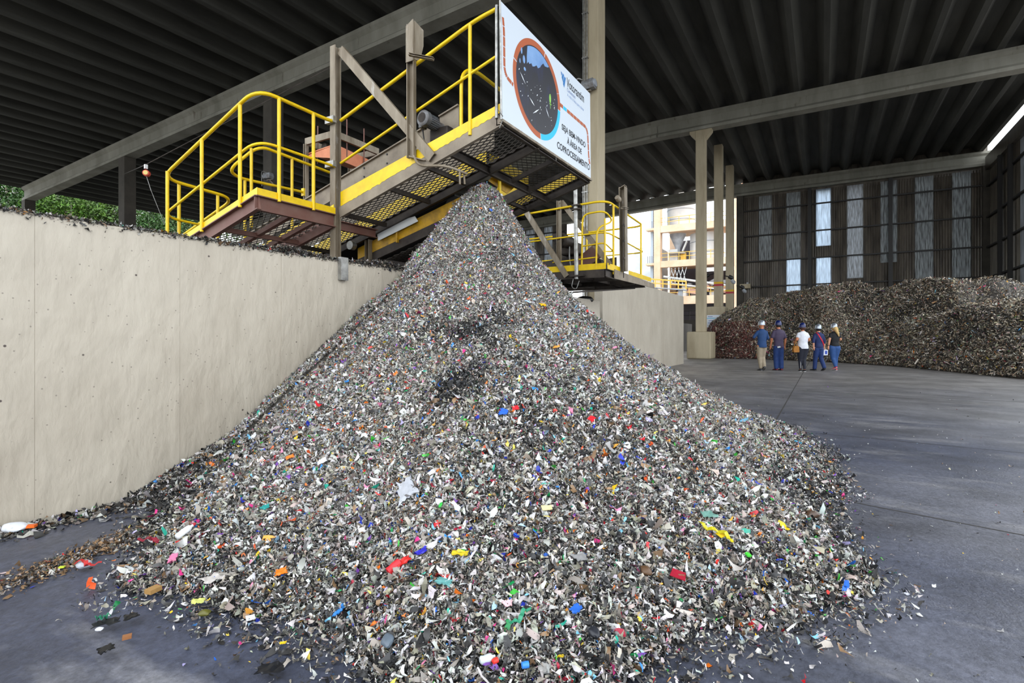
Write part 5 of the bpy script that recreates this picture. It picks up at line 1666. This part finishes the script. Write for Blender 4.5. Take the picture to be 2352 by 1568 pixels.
def garment(t, W, name, parts, mat, vox=.011, label=None, sm=3):
    m = MB()
    loc = MB()
    for kind, args in parts:
        if kind == 'loft': loc.loft([ell(*a) for a in args])
        elif kind == 'limb': limb(loc, *args)
        elif kind == 'ball': ball(loc, *args)
        elif kind == 'tube': loc.tube(*args)
    m.add([W(p) for p in loc.v], loc.f)
    o = m.build(name, mat, t, smooth=True)
    if vox: remesh(o, vox, sm)
    if label: tag(o, label)
    return o


def helmet(t, W, mat, label=None):
    loc = MB()
    loc.loft([ell((0, .012, .918), .063, .073, 24), ell((0, .012, .93), .062, .072, 24), ell((0, .012, .955), .060, .070, 24), ell((0, .010, .985), .053, .062, 24), ell((0, .008, 1.008), .038, .045, 24), ell((0, .008, 1.019), .018, .022, 24), ell((0, .008, 1.021), .002, .002, 24)])
    loc.loft([ell((0, .012, .921), .067, .077, 24), ell((0, .012, .927), .066, .076, 24), ell((0, .012, .931), .058, .066, 24)])
    loc.add(*(lambda q: (q.v, q.f))(MB().plate([(-.045, .07, .926), (.045, .07, .926), (.03, .112, .919), (-.03, .112, .919)], (0, 0, .005))))
    m = MB().add([W(p) for p in loc.v], loc.f)
    o = m.build('hard_hat', mat, t, smooth=True)
    if label: tag(o, label)
    return o


def shoe(t, W, ank, toe, mat, sole, label=None, lift=0.0, heel_up=0.0):
    loc = MB()
    a = V3(ank); d = V3(toe).normalized()
    s = d.cross(Vector((0, 0, 1))).normalized()
    L = .155
    heel = Vector((a.x, a.y, 0)) - d * .035
    def pt(u, zz):  # along the foot, heel raised
        return heel + d * (u * L) + Vector((0, 0, zz + heel_up * max(0, 1 - u * 1.25) + lift))
    rings = []
    for u, w, h in ((0.0, .016, .034), (.06, .022, .044), (.22, .024, .050), (.42, .024, .040), (.65, .028, .029), (.85, .026, .022), (.98, .014, .014)):
        c = pt(u, 0)
        rings.append([c + s * (w * math.cos(q)) + Vector((0, 0, max(.004, h * .5 + h * .5 * math.sin(q)))) for q in np.linspace(0, 2 * math.pi, 13)[:-1]])
    loc.loft(rings)
    o = MB().add([W(p) for p in loc.v], loc.f).build('shoe', mat, t, smooth=True)
    if label: tag(o, label)
    so = MB()
    rings = []
    for u, w in ((-.02, .014), (.06, .023), (.3, .024), (.65, .030), (.88, .027), (1.0, .013)):
        c = pt(u, .001)
        rings.append([c - s * w, c + s * w, c + s * w + Vector((0, 0, .009)), c - s * w + Vector((0, 0, .009))])
    so.loft(rings)
    MB().add([W(p) for p in so.v], so.f).build('sole', sole, o)
    return o


CL = {}
for k, c in (('navy_shirt', '#1d4273'), ('khaki', '#a89a84'), ('plum', '#4a3f58'), ('jeans', '#1c3a74'), ('white_tee', '#e6e9f2'), ('leggings', '#1f2230'), ('navy', '#1c2b5c'), ('navy_trousers', '#1e376e'),
             ('black_tee', '#121318'), ('blue_jeans', '#2f5590'), ('tan_bag', '#a56c26'), ('red_strap', '#c8213a'), ('shoe_dark', '#33333a'), ('shoe_red', '#7a1f28'), ('shoe_black', '#16161b'), ('sole_white', '#d8d8d8'),
             ('sole_grey', '#70706c'), ('shoe_pink', '#d8304a'), ('hair_dark', '#1c1512'), ('hair_blond', '#dcb878'), ('hair_brown', '#4a2a1c'), ('paper_bag', '#dfe3ee'), ('bag_blue', '#2748b0')):
    CL[k] = M(k.replace('_', ' '), lin(c), .75, col2=tuple(q * .78 for q in lin(c)), scale=9, lo=.4, hi=.7)
CL['hat_silver'] = M('silver hat shell', lin('#aab2bd'), .28, .55)
CL['hat_navy'] = M('navy hat shell', lin('#16245e'), .25)


def torso(b, hip, lo=.50, ch=1.0, hem=None):
    hem = hem or (.082 * hip, .070)
    return ('loft', [((0, 0, lo), *hem), ((0, 0, lo + .03), hem[0] * .99, hem[1]), ((0, 0, .60), .083 * b, .066 * ch), ((0, 0, .68), .092 * b, .070 * ch), ((0, 0, .76), .101 * b, .067 * ch), ((0, -.002, .79), .097 * b, .060), ((0, -.003, .812), .076 * b, .050), ((0, -.004, .828), .050 * b, .042), ((0, -.004, .842), .036, .036)])


def face_away(p, extra=0.0):   # heading so +y points away from the viewer's side of the hall
    return YAW - math.radians(90) + extra


def trousers(J, hip, r=(.060, .046, .036), top=.545, flare=1.0):
    P = [('loft', [((0, 0, .455), .070 * hip, .060), ((0, 0, .49), .088 * hip, .073), ((0, 0, .52), .089 * hip, .072), ((0, 0, top), .081 * hip, .064)])]
    for s, key in ((-1, 'L'), (1, 'R')):
        l = J['leg' + key]
        P.append(('limb', ([(s * .043 * hip, 0, .475), l[0], V3(l[1]) + Vector((0, 0, .012))], [r[0] * hip, r[1], r[2] * flare])))
    return P


def sleeves(J, sh, rr, upto=1.0, fore=False):
    P = []
    for s, key in ((-1, 'L'), (1, 'R')):
        a = J['arm' + key]
        S = V3((s * sh * .86, 0, .778)); E = V3(a[0]); Wt = V3(a[1])
        if fore: P.append(('limb', ([S, E, E.lerp(Wt, upto)], [rr[0], rr[1], rr[2]])))
        else: P.append(('limb', ([S, S.lerp(E, upto)], [rr[0], rr[1]])))
    return P


# 1: man in blue long sleeves, beige trousers
J = dict(sh=.098, hip=.05, armL=[(-.155, .02, .675), (-.09, .13, .69)], armR=[(.135, .03, .66), (.10, .12, .58)],
         legL=[(-.035, .03, .27), (-.018, .01, .055)], legR=[(.045, .05, .275), (.030, -.035, .085)])
t, W, T, rz = person((20.61, 1.86, 0), face_away(0, .05), 1.76, 'person in blue long-sleeved shirt and beige trousers, leftmost of the walking group', 'skin', J)
garment(t, W, 'shirt', [torso(1.0, .98, .465, 1.0, (.094, .086))] + sleeves(J, .096, (.034, .032, .024), .93, True), CL['navy_shirt'])
garment(t, W, 'trousers', trousers(J, .98, flare=.92), CL['khaki'])
helmet(t, W, CL['hat_silver'], 'silver hard hat')
shoe(t, W, (-.018, .01, 0), (0, 1, 0), CL['shoe_dark'], CL['sole_grey'])
shoe(t, W, (.030, -.035, 0), (.1, 1, 0), CL['shoe_dark'], CL['sole_grey'], heel_up=.055)

# 2: man in plum tee, jeans, red shoes
J = dict(sh=.104, hip=.05, armL=[(-.138, -.005, .645), (-.142, .035, .505)], armR=[(.138, -.005, .645), (.142, .035, .505)],
         legL=[(-.045, .02, .27), (-.045, .0, .045)], legR=[(.050, .0, .27), (.042, -.03, .05)])
t, W, T, rz = person((21.17, 1.37, 0), face_away(0, .0), 1.76, 'person in dark plum t-shirt and navy jeans with red shoes', 'skin', J, 1.06)
garment(t, W, 'tee_shirt', [torso(1.10, 1.06, .46, 1.08, (.098, .076))] + sleeves(J, .102, (.037, .041), .75), CL['plum'])
garment(t, W, 'jeans', trousers(J, 1.0, (.062, .050, .043)), CL['jeans'])
garment(t, W, 'hair', [('ball', ((0, .0, .915), .056, (.92, 1.0, .8)))], CL['hair_dark'], 0)
helmet(t, W, CL['hat_navy'], 'navy hard hat')
for x, yy in ((-.045, 0), (.042, -.03)): shoe(t, W, (x, yy, 0), (x * 1.5, 1, 0), CL['shoe_red'], CL['shoe_black'])
c = W((-.035, -.086, .475))
ph = MB().cbox(c, (.105, .012, .055), rz.to_3x3() @ Matrix.Rotation(-.12, 3, 'Y')).build('phone', CL['sole_white'], bevel=.004)
tag(ph, 'white phone sticking out of the jeans of the person in plum t-shirt', 'phone')

# 3: woman in white tee, black leggings
J = dict(sh=.100, hip=.05, armL=[(-.138, -.01, .665), (-.10, .11, .62)], armR=[(.142, -.01, .66), (.10, .11, .61)],
         legL=[(-.032, .035, .265), (-.020, .045, .05)], legR=[(.040, .02, .265), (.020, -.03, .05)])
t, W, T, rz = person((20.83, .60, 0), face_away(0, .12), 1.66, 'person in white t-shirt and black leggings with side stripe, in the middle of the group', 'skin', J, 1.12, 1.15)
garment(t, W, 'tee_shirt', [torso(1.16, 1.16, .475, 1.25, (.112, .100))] + sleeves(J, .100, (.038, .041), .45), CL['white_tee'])
gl = garment(t, W, 'leggings', trousers(J, 1.2, (.064, .044, .026)), CL['leggings'])
m = MB().tube([W(p) for p in ((-.062, -.022, .44), (-.058, .005, .30), (-.040, .012, .18), (-.028, .025, .07))], .0075 * 1.6, 6)
tag(m.build('side_stripe', CL['sole_white'], gl), 'white stripe down the outer seam')
garment(t, W, 'hair', [('ball', ((0, -.002, .905), .057, (.93, 1.02, .85)))], CL['hair_brown'], 0)
helmet(t, W, CL['hat_navy'], 'navy hard hat')
for x, yy in ((-.020, .045), (.020, -.03)): shoe(t, W, (x, yy, 0), (.35, 1, 0), CL['shoe_black'], CL['sole_white'], 'black trainer with white sole')
bg_ = thing('handbag', 'brown handbag hanging from the elbow of the person in white t-shirt', 'handbag', W((-.165, -.02, .40)))
m = MB()
cb = V3((-.165, -.015, .0))
m.loft([[W((cb.x + sx * w, cb.y + sy * .03, z)) for sx, sy in ((-1, -1), (1, -1), (1, 1), (-1, 1))] for z, w in ((.40, .040), (.405, .062), (.47, .066), (.535, .046))])
m.build('pouch', CL['tan_bag'], bg_, bevel=.012)
m = MB().tube(rnd([W((cb.x - .035, cb.y, .53)), W((cb.x + .0, cb.y, .655)), W((cb.x + .035, cb.y, .53))], .06), .011, 8)
m.build('handle', CL['tan_bag'], bg_, smooth=True)

# 4: woman in navy, red strap
J = dict(sh=.092, hip=.05, armL=[(-.128, -.03, .665), (-.138, -.055, .53)], armR=[(.128, .01, .65), (.140, .035, .53)],
         legL=[(-.048, .04, .265), (-.055, .055, .045)], legR=[(.060, .01, .27), (.080, -.07, .07)])
t, W, T, rz = person((21.63, .13, 0), face_away(0, -.02), 1.62, 'person in navy top and navy trousers with a red shoulder strap', 'skin_pale', J, .98, 1.02)
garment(t, W, 'top', [torso(1.0, 1.03, .505, 1.0, (.094, .082))] + sleeves(J, .092, (.034, .034, .030), .30, True), CL['navy'])
garment(t, W, 'trousers', trousers(J, 1.03, (.060, .046, .041)), CL['navy_trousers'])
garment(t, W, 'hair', [('ball', ((0, -.002, .912), .058, (.94, 1.02, .85)))], CL['hair_dark'], 0)
helmet(t, W, CL['hat_silver'], 'silver hard hat')
m = MB()
pts = [(-.052, -.012, .838), (-.040, -.058, .80), (.0, -.076, .72), (.045, -.078, .64), (.080, -.055, .575), (.098, -.01, .53)]
vs = []; fs = []
for i, p in enumerate(pts):
    a = V3(p); vs += [W(a + Vector((-.011, 0, -.006))), W(a + Vector((.011, 0, .006))), W(a + Vector((.011, .006, .006))), W(a + Vector((-.011, .006, -.006)))]
for i in range(len(pts) - 1):
    for k in range(4): fs.append((4 * i + k, 4 * i + (k + 1) % 4, 4 * i + 4 + (k + 1) % 4, 4 * i + 4 + k))
fs += [(3, 2, 1, 0), tuple(4 * len(pts) - 4 + k for k in range(4))]
tag(m.add(vs, fs).build('shoulder_strap', CL['red_strap'], t), 'red shoulder strap across the back')
shoe(t, W, (-.055, .055, 0), (-.4, 1, 0), CL['shoe_black'], CL['shoe_dark'])
shoe(t, W, (.080, -.07, 0), (.1, 1, 0), CL['shoe_black'], CL['shoe_dark'], heel_up=.04)
bg_ = thing('paper_bag', 'white carrier bag with a blue patch held between the two rightmost people', 'bag', W((.165, .045, .335)))
m = MB().loft([[W((.165 + sx * w, .045 + sy * .025, z)) for sx, sy in ((-1, -1), (1, -1), (1, 1), (-1, 1))] for z, w in ((.335, .045), (.455, .048))])
pb = m.build('pouch', CL['paper_bag'], bg_)
m = MB().add([W(p) for p in ((.150, .0195, .36), (.195, .0195, .36), (.197, .0195, .435), (.150, .0195, .435))], [(0, 1, 2, 3)])
m.build('printed_patch', CL['bag_blue'], pb)
for yy in (.03, .06):
    MB().tube(rnd([W((.140, yy, .455)), W((.155, yy, .50)), W((.185, yy, .455))], .05), .005, 6).build('handle', CL['paper_bag'], bg_, smooth=True)

# 5: blonde woman in black tee, jeans
J = dict(sh=.094, hip=.05, armL=[(-.128, -.03, .66), (-.150, -.03, .525)], armR=[(.135, .0, .665), (.10, .11, .63)],
         legL=[(-.030, .01, .265), (-.005, -.045, .08)], legR=[(.045, .03, .265), (.048, .03, .05)])
t, W, T, rz = person((22.19, -.36, 0), face_away(0, .02), 1.66, 'person with long blond hair in black t-shirt and blue jeans, rightmost of the group', 'skin_pale', J, 1.0, 1.12)
garment(t, W, 'tee_shirt', [torso(1.04, 1.10, .52, 1.0, (.096, .080))] + sleeves(J, .094, (.035, .038), .5), CL['black_tee'])
garment(t, W, 'jeans', trousers(J, 1.18, (.064, .047, .032)), CL['blue_jeans'])
garment(t, W, 'hair', [('ball', ((0, -.004, .915), .060, (.95, 1.03, .85))), ('limb', ([(0, -.040, .90), (.008, -.062, .845), (.028, -.078, .79), (.046, -.082, .735)], [.046, .036, .024, .010]))], CL['hair_blond'], .010, 'long blond hair')
helmet(t, W, CL['hat_silver'], 'silver hard hat')
MB().tube([W((-.147, -.030, .545)), W((-.149, -.030, .532))], .021 * 1.66, 12).build('wristband', CL['black_tee'], t, smooth=True)
shoe(t, W, (-.005, -.045, 0), (-.2, 1, 0), CL['shoe_pink'], CL['sole_white'], 'red trainer with pale sole', heel_up=.05)
shoe(t, W, (.048, .03, 0), (.1, 1, 0), CL['shoe_pink'], CL['sole_white'], 'red trainer with pale sole')


# ------------------------------------------------------------------ plant outside the open bay
def plant():
    t = thing('plant_building', 'sunlit cement plant frame of pinkish concrete seen through the open bay', 'building', (76, 15, -.3))
    P = lambda m, n, k, par=t, **kw: m.build(n, MAT[k], par, **kw)
    for (a, b) in ((19.86, 20.75), (9.2, 10.1), (-1.0, 0.0)):
        P(MB().box((75, a, -.3), (76.2, b, 30)), 'column', 'plant_conc')
        P(MB().box((84, a, -.3), (85.2, b, 30)), 'column', 'plant_conc')
    for z0, z1 in ((5.6, 6.7), (10.85, 11.75), (15.8, 16.75), (21.5, 22.5), (27, 28)):
        P(MB().box((75.1, -1, z0), (75.9, 19.86, z1)), 'floor_beam', 'plant_conc')
        if z1 < 17: P(MB().box((75.9, -1, z1 - .25), (84, 19.86, z1)), 'floor_slab', 'plant_conc')
    for z in (6.7, 11.75, 16.75):
        m = MB()
        for yy in np.arange(.5, 19.6, 1.4): m.tube([(75.3, yy, z), (75.3, yy, z + 1.1)], .04, 6)
        for dz in (.55, 1.1): m.tube([(75.3, 0, z + dz), (75.3, 19.8, z + dz)], .04, 6)
        P(m, 'guard_rail', 'plant_yellow')
    P(MB().box((84.5, -1, 0), (84.8, 20, 11)), 'rear_wall', 'plant_dark')
    P(MB().box((84.5, 16, 11), (84.8, 20, 16)), 'rear_wall', 'plant_dark')
    P(MB().box((75.4, 2.0, -.3), (78, 9.2, 30)), 'side_wall', 'plant_pink')
    # left stair tower and low white wing
    P(MB().box((76.5, 20.8, -.3), (80, 21.65, 30)), 'stair_tower', 'plant_blue')
    for z in (11.3, 16.3, 21.3):
        P(MB().box((75.2, 20.75, z), (76.6, 22.0, z + .28)), 'balcony', 'plant_conc')
        m = MB()
        for yy in np.arange(20.8, 22, .3): m.tube([(75.3, yy, z + .28), (75.3, yy, z + 1.3)], .03, 6)
        P(m, 'balcony_rail', 'plant_dark')
    m = MB()
    for z in np.arange(8, 29, .35): m.bar((76.4, 20.85, z), (76.4, 21.2, z), .05, .06)
    m.bar((76.4, 20.85, 7), (76.4, 20.85, 29), .06, .06).bar((76.4, 21.2, 7), (76.4, 21.2, 29), .06, .06)
    P(m, 'ladder', 'plant_dark')
    P(MB().box((78, 21.0, -.3), (84, 24.5, 14.4)), 'white_wing', 'plant_white')
    # hopper under the upper floor
    h = P(MB().lathe((77.6, 18.0, 15.8), (77.6, 18.0, 12.9), [(0, 1.15), (.25, 1.1), (2.0, .35), (2.9, .3)], 24), 'hopper', 'plant_grey', smooth=True)
    P(MB().lathe((77.2, 18.0, 13.05), (77.2, 18.0, 12.85), [(0, 1.2), (.2, 1.2)], 24), 'hopper_platform', 'plant_grey', h)
    P(MB().bar((77, 17.2, 13.2), (77, 16.6, 14.6), .5, .15), 'chute', 'plant_white')
    P(MB().box((77.0, 17.9, 11.75), (78.2, 19.2, 13.6)), 'white_cabinet', 'plant_white')
    P(MB().box((77.0, 16.8, 11.75), (77.6, 17.5, 13.0)), 'orange_pipe', 'plant_yellow')
    # ground level clutter
    m = MB().tube([(75.5, 19.5, 9.6), (76.5, 11, 8.0)], .16, 10).tube([(75.8, 18.5, 8.6), (76.8, 10, 7.2)], .12, 10)
    P(m, 'pipe', 'plant_white', smooth=True)
    m = MB()
    for i in range(5): m.bar((75.4, 18.9 - i * .5, 10.7), (75.4, 18.3 - i * .5, 8.4), .06, .06).bar((75.4, 18.3 - i * .5, 10.7), (75.4, 18.9 - i * .5, 8.4), .06, .06)
    P(m, 'lattice_brace', 'plant_white')
    m = MB()
    for k in range(26):
        x, y, z = random.uniform(77, 80), random.uniform(10.5, 18.5), random.uniform(6.7, 8.8)
        P(MB().cbox((x, y, z), (random.uniform(.3, 1.2), random.uniform(.3, 1.4), random.uniform(.3, 1.0)), Matrix.Rotation(random.uniform(-.5, .5), 3, 'X')), 'machine_block', random.choice(('plant_pink', 'plant_white', 'plant_grey')))
    P(MB().lathe((76.6, 16.9, 6.7), (76.6, 16.9, 8.3), [(0, .35), (1.2, .38), (1.6, .2)], 14), 'white_vessel', 'plant_white', smooth=True)
    c = thing('catwalk', 'yellow railed catwalk crossing in front of the cement plant', 'catwalk', (70, 19, 7))
    m = MB().bar((68, 20.6, 7.6), (70, 15.2, 7.1), .9, .12); m.build('deck', MAT['plant_grey'], c)
    for s in (-.45, .45):
        m = MB().tube([(68 + s * .9, 20.6 + s * .3, 8.7), (70 + s * .9, 15.2 + s * .3, 8.2)], .05, 6).tube([(68 + s * .9, 20.6 + s * .3, 8.2), (70 + s * .9, 15.2 + s * .3, 7.7)], .04, 6)
        for i in range(7): m.tube([(68 + s * .9 + i / 3, 20.6 + s * .3 - i * .9, 7.6 - i * .083), (68 + s * .9 + i / 3, 20.6 + s * .3 - i * .9, 8.7 - i * .083)], .04, 6)
        m.build('hand_rail', MAT['plant_yellow'], c)
    MB().box((68.6, 18.6, -.3), (69.1, 19.1, 7.4)).build('trestle', MAT['plant_grey'], c)
    MB().box((69.6, 15.6, -.3), (70.1, 16.1, 7.1)).build('trestle', MAT['plant_grey'], c)


plant()
for (x, y, r, z0, z1, lab) in ((80.5, 18.2, 2.0, 17.2, 31, 'white silo on the upper floor of the cement plant'), (79.2, 14.3, 2.3, 11.9, 15.7, 'round white tank on the middle floor of the cement plant')):
    t = thing('silo', lab, 'silo', (x, y, z0))
    MB().lathe((x, y, z0), (x, y, z1), [(0, r), (z1 - z0, r)], 40).build('shell', MAT['plant_white'], t, smooth=True)
    m = MB()
    for z in np.arange(z0 + 1, z1, 1.5): m.lathe((x, y, z), (x, y, z + .1), [(0, r + .04), (.1, r + .04)], 40)
    m.build('hoop', MAT['plant_grey'], t, smooth=True)

t = thing('yard_fence', 'dark low wall with railing in the gap right of the pale block wall', 'fence', (47.5, 12, 0))
MB().box((47.2, 9.0, -.3), (47.6, 16, 2.6)).build('plinth', MAT['shade_conc'], t)
m = MB().tube([(47.4, 9, 3.4), (47.4, 16, 3.4)], .05, 6).tube([(47.4, 9, 3.0), (47.4, 16, 3.0)], .04, 6)
for yy in np.arange(9, 16.1, 1.0): m.tube([(47.4, yy, 2.6), (47.4, yy, 3.4)], .04, 6)
m.build('railing', MAT['girt'], t)


# ------------------------------------------------------------------ trees beyond the far side
def tree(x, y, h, label, seed, hue, trunk_r=.22, low=.25, spread=3.0, n=16000):
    r = np.random.default_rng(seed)
    t = thing('tree', label, 'tree', (x, y, -.3), 'trees beyond the open far side')
    m = MB()
    top = Vector((x + r.normal() * .5, y + r.normal() * .5, h * .92))
    m.tube([(x, y, -.3), (x + r.normal() * .15, y, h * .35), (x + r.normal() * .3, y, h * .65), top], [trunk_r, trunk_r * .8, trunk_r * .55, .05], 10)
    tips = []
    for k in range(16):
        z = h * r.uniform(low, .88)
        a = r.uniform(0, 6.28); L = spread * r.uniform(.5, 1.0) * (1.15 - z / h * .6)
        p0 = Vector((x, y, z)); p1 = p0 + Vector((math.cos(a) * L * .6, math.sin(a) * L * .6, L * .35)); p2 = p0 + Vector((math.cos(a) * L, math.sin(a) * L, L * .5))
        m.tube([p0, p1, p2], [trunk_r * .28, trunk_r * .16, .02], 6)
        tips += [p1, p2, p0.lerp(p2, .75)]
    m.build('trunk', MAT['bark'], t, smooth=True)
    tips.append(top)
    tips = np.array([list(p) for p in tips])
    P = tips[r.integers(0, len(tips), n)] + r.normal(size=(n, 3)) * np.array([1.0, 1.0, .7])
    N = np.tile(np.array([[0, 0, 1.0]]), (n, 1))
    V, Q = flakes(P, N, r, r.uniform(.16, .36, n), r.uniform(.1, .2, n), 1.0, 0.0, .3, 2)
    c = np.array(hue) * r.uniform(.45, 1.45, (n, 1)) * (1 + r.normal(size=(n, 3)) * .08)
    np_mesh('foliage', V - np.array([[x, y, -.3]]), Q, MAT['leaf'], np.clip(c, .005, .6), 'leaf_colour', t)


G1, G2, G3 = (.095, .20, .02), (.045, .12, .018), (.11, .17, .05)
for i, (x, y, h, s, hue, low, lab) in enumerate((
        (13.5, 58, 15, 3.6, G1, .1, 'leafy bright green tree at the far left edge beyond the roof'),
        (17.5, 61, 17, 3.4, G2, .1, 'dark green tree just right of the short far column'),
        (20.0, 57, 14, 3.0, G1, .15, 'bright green tree with low foliage between the two far columns'),
        (21.6, 63, 18, 3.2, G3, .45, 'tall tree with a thin pale trunk between the two far columns'),
        (24.2, 60, 16, 3.4, G3, .2, 'greyish green tree left of the dark far column'),
        (26.2, 56, 13, 2.6, G2, .1, 'dark bushy tree directly left of the dark far column'),
        (30.2, 60, 17, 3.0, G3, .5, 'tree with a thick pale trunk right of the dark far column'),
        (33.0, 64, 16, 3.6, G2, .1, 'dark green tree behind the left end of the yellow railing'),
        (37.5, 62, 15, 3.6, G1, .1, 'green tree glimpsed through the landing grating'),
        (10.5, 66, 18, 3.8, G2, .1, 'dark tall tree at the far left behind the leafy bright one'))):
    tree(x, y, h, lab, 40 + i, hue, .34 if 'thick' in lab else .2, low, s)
def shrub(x, y, label, seed):
    r = np.random.default_rng(seed)
    n = 2600
    P = np.array([[x, y, 1.2]]) + r.normal(size=(n, 3)) * np.array([2.2, 1.2, 1.3])
    P[:, 2] = np.abs(P[:, 2])
    V, Q = flakes(P, np.tile(np.array([[0, 0, 1.0]]), (n, 1)), r, r.uniform(.2, .45, n), r.uniform(.1, .22, n), 1.0, 0.0, .3)
    c = np.array(G2) * r.uniform(.4, 1.6, (n, 1))
    t = thing('shrub', label, 'shrub', (x, y, -.3))
    m = MB()
    for k in range(7): m.tube([(x, y, -.3), (x + r.normal() * .8, y + r.normal() * .5, 1.6)], [.06, .02], 6)
    m.build('stems', MAT['bark'], t)
    np_mesh('foliage', V - np.array([[x, y, -.3]]), Q, MAT['leaf'], np.repeat(np.clip(c, .005, .6), 3, 0), 'leaf_colour', t)
